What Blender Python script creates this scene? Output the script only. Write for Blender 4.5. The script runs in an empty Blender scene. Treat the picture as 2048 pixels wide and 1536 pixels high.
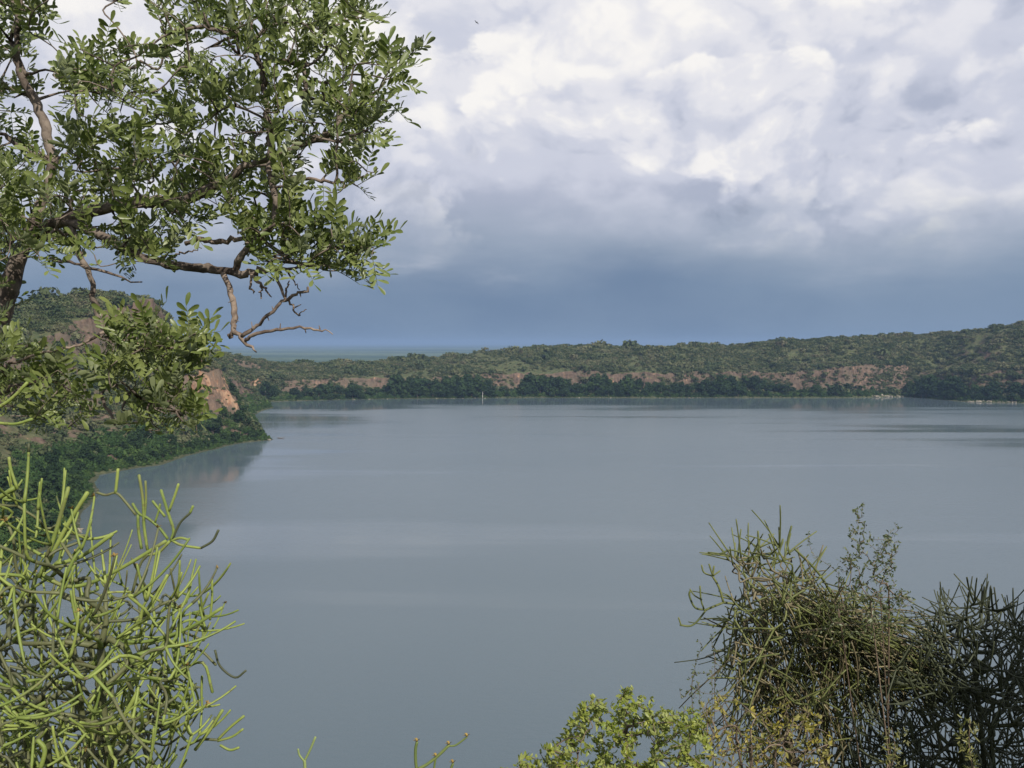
import bpy, math, random
import numpy as np

# ------------------------------------------------------------------ camera, sky, sun, exposure
SC = bpy.context.scene
COL = SC.collection
R = math.radians
F = 1707.0                       # focal length in photo pixels (2048 wide)
PITCH = math.atan(83 / F)
CAM = np.array([0.0, 0.0, 75.0])

cam_d = bpy.data.cameras.new('camera')
cam_d.sensor_width = 36.0
cam_d.lens = 36.0 * F / 2048
cam_d.clip_start = 0.05
cam_d.clip_end = 200000
cam = bpy.data.objects.new('camera', cam_d)
COL.objects.link(cam)
cam.location = CAM
cam.rotation_euler = (math.pi / 2 - PITCH, 0, 0)
SC.camera = cam

SUN_ELEV = R(40)
SUN_AZ = R(180 - 28)             # clockwise from +Y: behind the camera, to the right
SUN_STRENGTH = 5.0
sun_dir = np.array([math.sin(SUN_AZ) * math.cos(SUN_ELEV), math.cos(SUN_AZ) * math.cos(SUN_ELEV), math.sin(SUN_ELEV)])
sd = bpy.data.lights.new('sun', 'SUN')
sd.energy = SUN_STRENGTH
sd.angle = R(0.5)
sd.color = (1.0, 0.93, 0.82)
so = bpy.data.objects.new('sun', sd)
COL.objects.link(so)
from mathutils import Vector
so.rotation_euler = Vector(sun_dir).to_track_quat('Z', 'Y').to_euler()
so.location = (0, 0, 300)

SC.view_settings.view_transform = 'Standard'
SC.view_settings.look = 'None'
SC.view_settings.exposure = 0.0
SC.view_settings.gamma = 1.0
SC.cycles.max_bounces = 8
SC.cycles.transparent_max_bounces = 8
SC.cycles.volume_bounces = 0
SC.cycles.caustics_reflective = False
SC.cycles.caustics_refractive = False


class NT:
    """small helper round a node tree"""
    def __init__(self, tree):
        self.t = tree
        tree.nodes.clear()

    def n(self, kind, **kw):
        nd = self.t.nodes.new(kind)
        ins = kw.pop('ins', {})
        for k, v in kw.items():
            setattr(nd, k, v)
        for k, v in ins.items():
            self.set(nd.inputs[k], v)
        return nd

    def set(self, sock, v):
        if hasattr(v, 'is_output'):
            self.t.links.new(v, sock)
        else:
            sock.default_value = v

    def m(self, op, a, b=0.0, c=0.0, clamp=False):
        nd = self.t.nodes.new('ShaderNodeMath')
        nd.operation = op
        nd.use_clamp = clamp
        for i, v in enumerate((a, b, c)):
            self.set(nd.inputs[i], v)
        return nd.outputs[0]

    def v(self, op, a, b=(0, 0, 0), scale=None):
        nd = self.t.nodes.new('ShaderNodeVectorMath')
        nd.operation = op
        self.set(nd.inputs[0], a)
        self.set(nd.inputs[1], b)
        if scale is not None:
            self.set(nd.inputs['Scale'], scale)
        return nd.outputs[0]

    def comb(self, x, y, z):
        nd = self.t.nodes.new('ShaderNodeCombineXYZ')
        for i, q in enumerate((x, y, z)):
            self.set(nd.inputs[i], q)
        return nd.outputs[0]

    def sep(self, a):
        nd = self.t.nodes.new('ShaderNodeSeparateXYZ')
        self.set(nd.inputs[0], a)
        return nd.outputs

    def noise(self, vec, scale, detail=4, rough=0.5, dist=0.0, lac=2.0):
        nd = self.n('ShaderNodeTexNoise', ins={'Vector': vec, 'Scale': scale, 'Detail': detail, 'Roughness': rough, 'Distortion': dist, 'Lacunarity': lac})
        return nd.outputs[0], nd.outputs[1]

    def ss(self, x, lo, hi, a=0.0, b=1.0):
        nd = self.t.nodes.new('ShaderNodeMapRange')
        nd.interpolation_type = 'SMOOTHSTEP'
        for i, q in enumerate((x, lo, hi, a, b)):
            self.set(nd.inputs[i], q)
        return nd.outputs[0]

    def lin(self, x, lo, hi, a=0.0, b=1.0):
        nd = self.t.nodes.new('ShaderNodeMapRange')
        for i, q in enumerate((x, lo, hi, a, b)):
            self.set(nd.inputs[i], q)
        return nd.outputs[0]

    def mix(self, f, a, b):
        nd = self.t.nodes.new('ShaderNodeMix')
        nd.data_type = 'RGBA'
        self.set(nd.inputs[0], f)
        for i, q in ((6, a), (7, b)):
            if isinstance(q, tuple) and len(q) == 3:
                q = q + (1.0,)
            self.set(nd.inputs[i], q)
        return nd.outputs[2]


def build_world():
    w = bpy.data.worlds.new('World')
    SC.world = w
    w.use_nodes = True
    g = NT(w.node_tree)
    d = g.n('ShaderNodeTexCoord').outputs['Generated']
    x, y, z = g.sep(d)
    h = g.m('SQRT', g.m('MAXIMUM', g.m('ADD', g.m('MULTIPLY', x, x), g.m('MULTIPLY', y, y)), 1e-4))
    e = g.m('MINIMUM', g.m('DIVIDE', z, h), 2.5)                 # tangent of elevation
    v = g.comb(g.m('DIVIDE', x, h), g.m('DIVIDE', y, h), e)
    az = g.m('ARCTAN2', x, y)

    def billow(vec, s, octs=5, k=0.55):
        """sum of folded noise: round heaps with creases between them"""
        acc = None
        amp = 1.0
        for i in range(octs):
            n = g.noise(g.v('ADD', vec, (1.7 * i, 0.9 * i, 2.3 * i)), s * 2.15 ** i, 0, 0.5)[0]
            t = g.m('MULTIPLY', g.m('ABSOLUTE', g.m('SUBTRACT', n, 0.5)), 2.4 * amp)
            acc = t if acc is None else g.m('ADD', acc, t)
            amp *= k
        return acc

    vz = g.v('MULTIPLY', v, (1.0, 1.0, 1.25))
    wv = g.noise(vz, 4.0, 2, 0.5)[1]
    vz = g.v('ADD', vz, g.v('SCALE', g.v('SUBTRACT', wv, (0.5, 0.5, 0.5)), scale=0.10))
    fb1 = g.noise(vz, 3.2, 5, 0.52)[0]
    big = g.noise(g.v('MULTIPLY', v, (1.0, 1.0, 1.9)), 2.6, 3, 0.5)[0]

    # coordinates for the large forms, frayed by noise
    fr = g.noise(g.v('MULTIPLY', v, (1.0, 1.0, 1.6)), 7.0, 5, 0.58)[1]
    frx, fry, frz = g.sep(fr)
    azw = g.m('ADD', az, g.m('MULTIPLY', g.m('SUBTRACT', frx, 0.5), 0.20))
    ew = g.m('ADD', e, g.m('MULTIPLY', g.m('SUBTRACT', fry, 0.5), 0.10))

    def lobe(px, py, wx, wy, amp, x=None, y=None):
        """a soft heap or hollow in the cloud bank; direction given as photo pixel"""
        a0 = math.atan((px - 1024) / F)
        e0 = (685 - py) / F * math.cos(a0)
        dx = g.m('DIVIDE', g.m('SUBTRACT', x or azw, a0), wx / F)
        dy = g.m('DIVIDE', g.m('SUBTRACT', y or ew, e0), wy / F)
        r2 = g.m('ADD', g.m('MULTIPLY', dx, dx), g.m('MULTIPLY', dy, dy))
        return g.m('MULTIPLY', g.m('EXPONENT', g.m('MULTIPLY', r2, -1.0)), amp)

    def total(parts):
        acc = parts[0]
        for q in parts[1:]:
            acc = g.m('ADD', acc, q)
        return acc

    form = total([lobe(1330, 170, 330, 190, 0.20), lobe(1720, 320, 260, 90, 0.16), lobe(1500, 300, 160, 80, 0.10), lobe(930, 240, 90, 40, 0.14), lobe(1990, 250, 120, 60, 0.08), lobe(760, 385, 110, 36, 0.16),
                  lobe(1850, 225, 140, 80, -0.26), lobe(1540, 385, 330, 34, -0.24), lobe(900, 90, 80, 90, -0.20), lobe(1480, 60, 110, 32, -0.26), lobe(1180, 230, 90, 34, -0.16), lobe(1000, 450, 300, 40, -0.08),
                  lobe(640, 120, 260, 140, 0.10), lobe(2040, 20, 40, 40, -0.3)])

    # soft sheet behind everything
    sheet = g.noise(g.v('ADD', g.v('MULTIPLY', v, (1.0, 1.0, 1.7)), (2.1, 0.3, 0.9)), 5.0, 6, 0.55)[0]
    lum0 = g.m('ADD', g.m('ADD', g.m('MULTIPLY', g.m('SUBTRACT', sheet, 0.5), 1.3), form), g.lin(e, 0.12, 0.36, 0.40, 0.60))

    ramp_stops = [(0.0, (0.27, 0.31, 0.42)), (0.25, (0.43, 0.47, 0.59)), (0.5, (0.61, 0.635, 0.74)), (0.75, (0.79, 0.79, 0.84)), (1.0, (0.97, 0.945, 0.915))]

    def tone(lum):
        ramp = g.n('ShaderNodeValToRGB')
        cr = ramp.color_ramp
        cr.interpolation = 'EASE'
        while len(cr.elements) < len(ramp_stops):
            cr.elements.new(0.5)
        for el, (pp, c) in zip(cr.elements, ramp_stops):
            el.position = pp
            el.color = c + (1.0,)
        g.set(ramp.inputs[0], lum)
        return ramp.outputs[0]

    cloud = tone(lum0)

    def layer(under, off, s, thr, slope, base, soft, opac):
        p = g.v('ADD', vz, off)
        q = g.v('ADD', p, (0.014, -0.004, 0.034))
        B1 = billow(p, s, 6, 0.50)
        B2 = billow(q, s, 6, 0.50)
        mac = g.noise(p, s * 0.62, 2, 0.5)[0]
        cov = g.m('ADD', g.m('MULTIPLY', mac, 1.6), g.m('MULTIPLY', B1, 0.22))
        cov = g.m('ADD', cov, g.m('MULTIPLY', e, -slope))
        cov = g.m('ADD', cov, g.m('MULTIPLY', form, 0.6))
        cov = g.m('SUBTRACT', cov, thr)
        alpha = g.ss(cov, -soft, soft + 0.03)
        lum = g.m('MULTIPLY', g.m('SUBTRACT', B1, B2), 0.74)
        lum = g.m('ADD', lum, g.m('MULTIPLY', g.m('SUBTRACT', B1, 0.52), 0.24))
        lum = g.m('ADD', lum, g.ss(cov, 0.30, 0.0, -0.10, 0.15))
        lum = g.m('ADD', lum, g.lin(e, 0.12, 0.36, -0.12, 0.14))
        lum = g.m('ADD', lum, g.m('MULTIPLY', form, 0.9))
        lum = g.m('ADD', lum, base)
        return g.mix(g.m('MULTIPLY', alpha, opac), under, tone(lum))

    cloud = layer(cloud, (0.0, 0.0, 0.0), 3.6, 0.80, 0.2, 0.50, 0.012, 0.92)
    cloud = layer(cloud, (5.3, 2.2, 1.1), 4.8, 0.86, 0.5, 0.50, 0.012, 0.9)
    cloud = layer(cloud, (9.1, 4.2, 3.4), 6.4, 0.82, 1.0, 0.46, 0.03, 0.8)

    # the rain front under the cloud base
    vb = g.v('MULTIPLY', v, (1.0, 1.0, 4.0))
    band = g.noise(g.v('ADD', vb, (1.3, 0.2, 0.55)), 3.2, 6, 0.58)[0]
    edge = g.m('ADD', e, g.m('ADD', g.m('MULTIPLY', g.m('SUBTRACT', fb1, 0.5), 0.09), g.m('MULTIPLY', g.m('SUBTRACT', band, 0.5), 0.10)))
    rain = g.ss(edge, 0.182, 0.080)
    rn = g.noise(g.v('MULTIPLY', v, (1.0, 1.0, 1.6)), 3.4, 5, 0.5)[0]
    rcol = g.mix(g.ss(rn, 0.35, 0.7), (0.162, 0.236, 0.360), (0.215, 0.295, 0.415))
    rcol = g.mix(g.m('MULTIPLY', g.ss(edge, 0.045, 0.125), 0.75), rcol, (0.37, 0.43, 0.53))
    streak = g.m('MULTIPLY', g.ss(band, 0.52, 0.66), g.m('MULTIPLY', g.ss(e, 0.05, 0.09), g.ss(e, 0.16, 0.12)))
    rcol = g.mix(g.m('MULTIPLY', streak, 0.55), rcol, (0.42, 0.47, 0.57))
    cloud = g.mix(rain, cloud, rcol)

    sky = g.n('ShaderNodeTexSky', sky_type='NISHITA', sun_disc=False)
    sky.sun_elevation = SUN_ELEV
    sky.sun_rotation = SUN_AZ
    sky.altitude = 800
    # overhead the cover breaks up
    cover = g.m('SUBTRACT', 1.0, g.m('MULTIPLY', g.ss(e, 0.5, 1.4), g.ss(big, 0.62, 0.40)))
    cl10 = g.v('SCALE', cloud, scale=10.0)
    tot = g.mix(cover, sky.outputs[0], cl10)
    bg = g.n('ShaderNodeBackground', ins={'Color': tot, 'Strength': 0.1})
    out = g.n('ShaderNodeOutputWorld')
    w.node_tree.links.new(bg.outputs[0], out.inputs['Surface'])
    w.cycles.sampling_method = 'MANUAL'
    w.cycles.sample_map_resolution = 512


build_world()


# ------------------------------------------------------------------ helpers
rng = np.random.default_rng(7)
random.seed(7)
FWD = np.array([0, math.cos(PITCH), -math.sin(PITCH)])
UPV = np.array([0, math.sin(PITCH), math.cos(PITCH)])


def P(px, py, d):
    """point seen at photo pixel (px, py), d metres ahead of the camera"""
    return CAM + d * (FWD + np.array([1.0, 0, 0]) * (px - 1024) / F + UPV * (768 - py) / F)


def pix(p):
    q = np.asarray(p, float) - CAM
    d = q @ FWD
    return np.stack([1024 + F * q[..., 0] / d, 768 - F * (q @ UPV) / d, d], -1)


def lake(px, py):
    """where the ray through a pixel meets the water"""
    r = FWD + np.array([1.0, 0, 0]) * (px - 1024) / F + UPV * (768 - py) / F
    t = -CAM[2] / r[2]
    return (CAM + r * t)[:2]


def tag(o, label=None, cat=None, group=None, kind=None):
    if label:
        o['label'] = label
    if cat:
        o['category'] = cat
    if group:
        o['group'] = group
    if kind:
        o['kind'] = kind
    return o


def np_mesh(name, V, Fc, smooth=False):
    """mesh from arrays; Fc is (n,3) or (n,4), or a list of such arrays"""
    me = bpy.data.meshes.new(name)
    V = np.asarray(V, np.float32)
    Fl = Fc if isinstance(Fc, list) and isinstance(Fc[0], np.ndarray) else [Fc]
    Fl = [np.asarray(f, np.int32) for f in Fl if len(f)]
    nl = sum(f.size for f in Fl)
    npoly = sum(len(f) for f in Fl)
    me.vertices.add(len(V))
    me.vertices.foreach_set('co', V.ravel())
    me.loops.add(nl)
    me.loops.foreach_set('vertex_index', np.concatenate([f.ravel() for f in Fl]))
    me.polygons.add(npoly)
    tot = np.concatenate([np.full(len(f), f.shape[1], np.int32) for f in Fl])
    st = np.concatenate([[0], np.cumsum(tot)[:-1]]).astype(np.int32)
    me.polygons.foreach_set('loop_start', st)
    me.polygons.foreach_set('loop_total', tot)
    if smooth:
        me.polygons.foreach_set('use_smooth', np.ones(npoly, bool))
    me.update(calc_edges=True)
    return me


def obj(name, me, mat=None, parent=None, loc=None):
    o = bpy.data.objects.new(name, me)
    COL.objects.link(o)
    if me is not None and mat is not None and not me.materials:
        me.materials.append(mat)
    if parent is not None:
        o.parent = parent
    if loc is not None:
        o.location = loc
    return o


class MB:
    """collects pieces into one mesh"""
    def __init__(self):
        self.V, self.T, self.Q, self.n = [], [], [], 0

    def add(self, V, T=None, Q=None):
        self.V.append(np.asarray(V, float))
        if T is not None and len(T):
            self.T.append(np.asarray(T, int) + self.n)
        if Q is not None and len(Q):
            self.Q.append(np.asarray(Q, int) + self.n)
        self.n += len(V)

    def mesh(self, name, smooth=False):
        fl = []
        if self.T:
            fl.append(np.concatenate(self.T))
        if self.Q:
            fl.append(np.concatenate(self.Q))
        return np_mesh(name, np.concatenate(self.V), fl, smooth)


# lattice noise for terrain and scatter
_tab = rng.random((256, 256))


def vnoise(x, y):
    x = np.asarray(x, float)
    y = np.asarray(y, float)
    xi = np.floor(x).astype(int)
    yi = np.floor(y).astype(int)
    fx = x - xi
    fy = y - yi
    fx = fx * fx * (3 - 2 * fx)
    fy = fy * fy * (3 - 2 * fy)
    a = _tab[xi & 255, yi & 255]
    b = _tab[(xi + 1) & 255, yi & 255]
    c = _tab[xi & 255, (yi + 1) & 255]
    d = _tab[(xi + 1) & 255, (yi + 1) & 255]
    return (a * (1 - fx) + b * fx) * (1 - fy) + (c * (1 - fx) + d * fx) * fy * 1.0 - 0.5


def fbm(x, y, octs=4, k=0.5):
    s = 0
    a = 1.0
    for i in range(octs):
        s = s + a * vnoise(x * 2 ** i + 17.3 * i, y * 2 ** i + 5.1 * i)
        a *= k
    return s


# ------------------------------------------------------------------ materials of the setting
def mat_new(name):
    m = bpy.data.materials.new(name)
    m.use_nodes = True
    return m, NT(m.node_tree)


def finish(g, shader, disp=None, vol=None):
    out = g.n('ShaderNodeOutputMaterial')
    if shader is not None:
        g.t.links.new(shader, out.inputs['Surface'])
    if vol is not None:
        g.t.links.new(vol, out.inputs['Volume'])


def principled(g, col, rough=0.8, normal=None, spec=0.3, **ins):
    b = g.n('ShaderNodeBsdfPrincipled', ins={'Base Color': col if hasattr(col, 'is_output') else tuple(col) + (1.0,), 'Roughness': rough, 'Specular IOR Level': spec})
    for k, q in ins.items():
        g.set(b.inputs[k.replace('_', ' ')], q)
    if normal is not None:
        g.set(b.inputs['Normal'], normal)
    return b.outputs[0]


def bump(g, h, strength=0.5, dist=1.0):
    return g.n('ShaderNodeBump', ins={'Height': h, 'Strength': strength, 'Distance': dist}).outputs[0]


def mat_terrain():
    m, g = mat_new('crater_rock_and_soil')
    geo = g.n('ShaderNodeNewGeometry')
    pos = geo.outputs['Position']
    nz = g.sep(geo.outputs['Normal'])[2]
    pz = g.sep(pos)[2]
    n1 = g.noise(pos, 0.035, 5, 0.6)[0]
    n2 = g.noise(pos, 0.3, 5, 0.6)[0]
    vert = g.noise(g.v('MULTIPLY', pos, (1.0, 1.0, 0.12)), 0.28, 5, 0.6)[0]
    strat = g.noise(g.v('MULTIPLY', pos, (0.06, 0.06, 1.0)), 0.45, 4, 0.6)[0]
    rock = g.mix(g.ss(vert, 0.36, 0.66), (0.078, 0.057, 0.044), (0.158, 0.112, 0.083))
    rock = g.mix(g.m('MULTIPLY', g.ss(strat, 0.5, 0.66), 0.6), rock, (0.15, 0.108, 0.082))
    rock = g.mix(g.m('MULTIPLY', g.ss(n1, 0.45, 0.62), 0.6), rock, (0.125, 0.105, 0.075))
    rock = g.mix(g.m('MULTIPLY', g.ss(vert, 0.62, 0.72), g.ss(n1, 0.5, 0.40)), rock, (0.42, 0.24, 0.14))
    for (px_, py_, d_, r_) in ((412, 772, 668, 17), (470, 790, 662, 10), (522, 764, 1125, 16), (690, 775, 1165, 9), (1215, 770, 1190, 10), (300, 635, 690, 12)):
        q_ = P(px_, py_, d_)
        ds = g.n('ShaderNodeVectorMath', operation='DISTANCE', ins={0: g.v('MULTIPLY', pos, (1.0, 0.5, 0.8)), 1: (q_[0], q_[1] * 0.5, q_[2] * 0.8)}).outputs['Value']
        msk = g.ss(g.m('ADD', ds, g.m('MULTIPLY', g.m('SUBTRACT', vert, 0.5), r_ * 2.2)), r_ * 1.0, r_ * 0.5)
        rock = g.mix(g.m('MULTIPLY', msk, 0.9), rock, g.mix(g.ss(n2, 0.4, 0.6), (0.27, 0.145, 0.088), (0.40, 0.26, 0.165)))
    soil = g.mix(g.ss(n2, 0.35, 0.65), (0.056, 0.074, 0.032), (0.105, 0.108, 0.054))
    soil = g.mix(g.m('MULTIPLY', g.ss(n1, 0.5, 0.7), 0.4), soil, (0.12, 0.095, 0.062))
    steep = g.ss(g.m('ADD', nz, g.m('MULTIPLY', g.m('SUBTRACT', n2, 0.5), 0.3)), 0.80, 0.62)
    col = g.mix(steep, soil, rock)
    beach = g.ss(g.m('ADD', pz, g.m('MULTIPLY', g.m('SUBTRACT', n2, 0.5), 1.6)), 0.75, 0.25)
    col = g.mix(g.m('MULTIPLY', beach, 0.85), col, g.mix(g.ss(n2, 0.56, 0.68), (0.060, 0.066, 0.038), (0.22, 0.20, 0.155)))
    hgt = g.m('ADD', g.m('MULTIPLY', n2, 1.2), g.m('MULTIPLY', vert, 1.5))
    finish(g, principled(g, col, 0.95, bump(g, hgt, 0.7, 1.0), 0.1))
    return m


def mat_plain():
    m, g = mat_new('savanna_plain')
    pos = g.n('ShaderNodeNewGeometry').outputs['Position']
    a = g.noise(g.v('MULTIPLY', pos, (0.5, 1.0, 1.0)), 0.0006, 5, 0.6)[0]
    b = g.noise(pos, 0.006, 5, 0.65)[0]
    col = g.mix(g.ss(a, 0.38, 0.60), (0.050, 0.082, 0.055), (0.135, 0.172, 0.108))
    col = g.mix(g.m('MULTIPLY', g.ss(b, 0.5, 0.62), 0.7), col, (0.045, 0.07, 0.038))
    finish(g, principled(g, col, 1.0, None, 0.0))
    return m


def mat_water():
    m, g = mat_new('lake_water')
    pos = g.n('ShaderNodeNewGeometry').outputs['Position']
    # calm lanes between wind-ruffled water
    lane = g.noise(g.v('MULTIPLY', pos, (0.0016, 0.017, 0.0)), 1.0, 4, 0.55, 0.4)[0]
    broad = g.noise(g.v('MULTIPLY', pos, (0.0022, 0.004, 0.0)), 1.0, 3, 0.5)[0]
    ruf = g.m('ADD', g.m('MULTIPLY', lane, 0.7), g.m('MULTIPLY', broad, 0.5))
    far = g.m('ADD', g.m('MULTIPLY', g.ss(g.sep(pos)[1], 940.0, 1100.0), 1.6), g.m('MULTIPLY', g.ss(g.sep(pos)[0], 60.0, 420.0), g.m('MULTIPLY', g.ss(g.sep(pos)[1], 520.0, 800.0), 0.42)))
    ruf = g.m('SUBTRACT', ruf, g.m('MULTIPLY', far, 0.17))
    ruf = g.m('SUBTRACT', ruf, g.m('MULTIPLY', g.ss(g.sep(pos)[0], -90.0, -200.0), 0.13))
    rough = g.ss(ruf, 0.42, 0.58, 0.075, 0.27)
    w1 = g.noise(g.v('MULTIPLY', pos, (0.7, 1.3, 1.0)), 0.55, 3, 0.55)[0]
    w2 = g.noise(pos, 2.4, 2, 0.5)[0]
    hgt = g.m('ADD', g.m('MULTIPLY', w1, 0.5), g.m('MULTIPLY', w2, 0.16))
    nrm = bump(g, hgt, g.ss(ruf, 0.42, 0.58, 0.07, 0.34), 0.5)
    col = g.mix(g.ss(broad, 0.35, 0.65), (0.087, 0.121, 0.144), (0.097, 0.131, 0.154))
    finish(g, principled(g, col, rough, nrm, 0.5, IOR=1.333))
    return m


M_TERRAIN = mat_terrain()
M_PLAIN = mat_plain()
M_WATER = mat_water()

# ------------------------------------------------------------------ terrain: the crater round the lake
LC = np.array([150.0, 650.0])
SKYLINE = np.array([(-400, 660), (-150, 650), (0, 640), (60, 628), (100, 615), (150, 597), (190, 592), (250, 594), (310, 604), (340, 655), (400, 692), (450, 707), (520, 722), (600, 727),
                    (700, 724), (800, 717), (900, 710), (960, 699), (1050, 692), (1200, 690), (1400, 689), (1500, 686), (1600, 678), (1700, 671), (1800, 665), (1900, 662),
                    (1980, 654), (2048, 640), (2200, 628), (2600, 620)], float)


def zpix(x, y, py):
    """height at plan (x, y) that shows at row py"""
    d = y          # pitch is small: depth is close to y
    for _ in range(3):
        zz = CAM[2] + d * (-math.sin(PITCH) + math.cos(PITCH) * (768 - py) / F)
        d = (y - 0) * math.cos(PITCH) - (zz - CAM[2]) * math.sin(PITCH)
    return zz


# shore point in plan, then (offset outwards, height) of: bench end, cliff foot, cliff top, upper cliff foot, upper cliff top, crest, back slope
def prof(shore, *nodes):
    return (np.array(shore, float), np.array(nodes, float))


def far_prof(px, py, bench=14, foot=(30, 8), top=(47, 35), mid=(92, 46), off=200):
    s = lake(px, py)
    r = (s - LC) / np.linalg.norm(s - LC)
    c = s + r * off
    cx = pix([c[0], c[1], 60])[0]
    zc = zpix(c[0], c[1], np.interp(cx, SKYLINE[:, 0], SKYLINE[:, 1]) + 4)
    k = min(1.0, zc / 66)
    return prof(s, (bench, 2.5), (foot[0], foot[1]), (top[0], top[1] * k), (mid[0], mid[1] * k), (off * 0.75, zc * 0.90), (off, zc), (off + 260, -6))


PR = [
    prof((22, 95), (10, 6), (25, 20), (45, 36), (78, 57), (90, 66.6), (98, 73.4), (330, 68)),
    prof((-60, 112), (10, 6), (25, 20), (45, 36), (78, 57), (94, 68), (110, 76), (340, 70)),
    prof((-130, 170), (10, 5), (22, 16), (45, 36), (78, 57), (100, 72), (125, 80), (350, 70)),
    prof((-172, 262), (10, 4), (25, 14), (50, 34), (80, 52), (100, 66), (140, 84), (360, 60)),
    prof(lake(150, 1078), (12, 3), (30, 13), (52, 28), (85, 46), (105, 58), (150, 74), (380, 20)),
    prof(lake(195, 1000), (12, 3), (30, 13), (52, 28), (85, 46), (105, 58), (150, 72), (380, 0)),
    prof(lake(195, 950), (14, 3), (34, 14), (58, 30), (88, 48), (108, 60), (150, 74), (400, -6)),
    prof(lake(320, 930), (14, 3), (34, 15), (60, 33), (92, 55), (110, 68), (150, 79), (400, -6)),
    prof(lake(400, 905), (13, 3), (32, 16), (58, 38), (88, 62), (104, 78), (150, 88), (400, -6)),
    prof(lake(480, 888), (12, 3), (28, 17), (52, 45), (86, 72), (99, 94), (145, 101), (400, -6)),
    prof(lake(552, 879), (10, 3), (26, 18), (44, 53), (84, 82), (96, 107), (142, 113), (330, 20)),
    prof((-208, 715), (10, 3), (24, 16), (40, 47), (72, 70), (88, 92), (130, 104), (390, -6)),
    prof((-238, 800), (10, 3), (26, 12), (44, 38), (70, 58), (84, 72), (108, 80), (370, -6)),
    prof((-272, 905), (10, 3), (26, 10), (46, 34), (70, 52), (84, 62), (100, 68), (370, -6)),
    prof(lake(545, 815), (10, 3), (24, 8), (46, 30), (70, 46), (90, 56), (110, 61), (370, -6)),
    far_prof(525, 804, off=120), far_prof(640, 801, off=150, top=(46, 38)), far_prof(800, 798, off=170, top=(47, 42)), far_prof(900, 797, off=185),
    far_prof(1000, 796, top=(46, 38)), far_prof(1150, 796, bench=18), far_prof(1300, 796, top=(46, 36)), far_prof(1420, 796, top=(52, 32)), far_prof(1560, 796),
    far_prof(1680, 796, top=(46, 40), mid=(92, 52)), far_prof(1745, 795, bench=10, foot=(14, 4), top=(48, 44), mid=(90, 56)),
    far_prof(1800, 794, bench=10, foot=(14, 4), top=(50, 42), mid=(90, 56)),
    far_prof(1850, 797, bench=16, top=(54, 34)), far_prof(1930, 804), far_prof(2030, 806, foot=(24, 8), top=(42, 40), mid=(92, 54)), far_prof(2150, 812),
    prof((760, 900), (12, 3), (26, 10), (60, 44), (100, 62), (150, 92), (200, 104), (460, -6)),
    prof((800, 700), (12, 3), (26, 10), (60, 44), (100, 62), (150, 86), (200, 96), (460, -6)),
    prof((760, 450), (12, 3), (26, 10), (60, 44), (100, 60), (150, 80), (200, 88), (460, 0)),
    prof((600, 250), (12, 3), (26, 10), (60, 44), (90, 56), (130, 72), (170, 80), (420, 30)),
    prof((380, 130), (12, 4), (25, 14), (50, 38), (80, 56), (110, 70), (140, 77), (380, 64)),
    prof((160, 95), (10, 6), (25, 20), (45, 36), (78, 57), (95, 68), (108, 75), (350, 68)),
]


def _theta(s):
    return math.atan2(s[0] - LC[0], s[1] - LC[1])     # 0 = away from the camera, grows clockwise


_ct = np.array([_theta(p[0]) for p in PR])
_cr = np.array([np.linalg.norm(p[0] - LC) for p in PR])
_cn = np.array([p[1] for p in PR])                    # (controls, 7, 2)
_o = np.argsort(_ct)
_ct, _cr, _cn = _ct[_o], _cr[_o], _cn[_o]
_ct = np.concatenate([_ct - 2 * math.pi, _ct, _ct + 2 * math.pi])
_cr = np.concatenate([_cr] * 3)
_cn = np.concatenate([_cn] * 3)
NOFF = 96


def near_camera(x, y):
    return np.exp(-((x / 60.0) ** 2 + (y / 70.0) ** 2))


def terrain_at(theta, u):
    """theta, u arrays of one shape (u runs 0..7 over the profile nodes, -1..0 below the water) -> x, y, z"""
    r0 = np.interp(theta, _ct, _cr)
    arc = theta * 600.0
    x0 = LC[0] + r0 * np.sin(theta)
    y0 = LC[1] + r0 * np.cos(theta)
    calm = 1 - near_camera(x0, y0 - 95)
    r0 = r0 + calm * (7 * fbm(arc / 55, arc * 0 + 3.3, 4))
    offs = np.zeros_like(u)
    hs = np.zeros_like(u)
    prev_o = np.zeros_like(u)
    prev_h = np.zeros_like(u)
    wob = calm * (16 * fbm(arc / 70, arc * 0 + 9.1, 4) + 7 * fbm(arc / 14, arc * 0 + 1.7, 3))
    for k in range(7):
        ok = np.interp(theta, _ct, _cn[:, k, 0])
        hk = np.interp(theta, _ct, _cn[:, k, 1])
        if k in (1, 2):
            ok = ok + wob * 0.7
        if k in (3, 4):
            ok = ok + wob * 1.0
        t = np.clip(u - k, 0, 1)
        msk = u >= k
        offs = np.where(msk, prev_o + (ok - prev_o) * t, offs)
        hs = np.where(msk, prev_h + (hk - prev_h) * t, hs)
        prev_o, prev_h = ok, hk
    under = u < 0
    offs = np.where(under, u * 30.0, offs)
    hs = np.where(under, u * 14.0, hs)
    rr = r0 + offs
    x = LC[0] + rr * np.sin(theta)
    y = LC[1] + rr * np.cos(theta)
    c2 = calm * np.clip(u, 0, 1) * np.clip(7 - u, 0, 1)
    amp = np.where((u > 1) & (u < 5), 1.0, 0.7)
    z = hs + c2 * amp * (5.5 * fbm(x / 46, y / 46, 4) + 2.2 * fbm(x / 9, y / 9, 3) * np.clip(u - 0.8, 0, 1))
    # buttresses and gullies: push the cliff faces in and out
    gl = c2 * np.where((u > 1.0) & (u < 5.2), 1.0, 0.25) * (4.0 * fbm(arc / 11 + hs / 30, hs / 9.0, 4))
    x = x + gl * np.sin(theta)
    y = y + gl * np.cos(theta)
    return x, y, z


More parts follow.
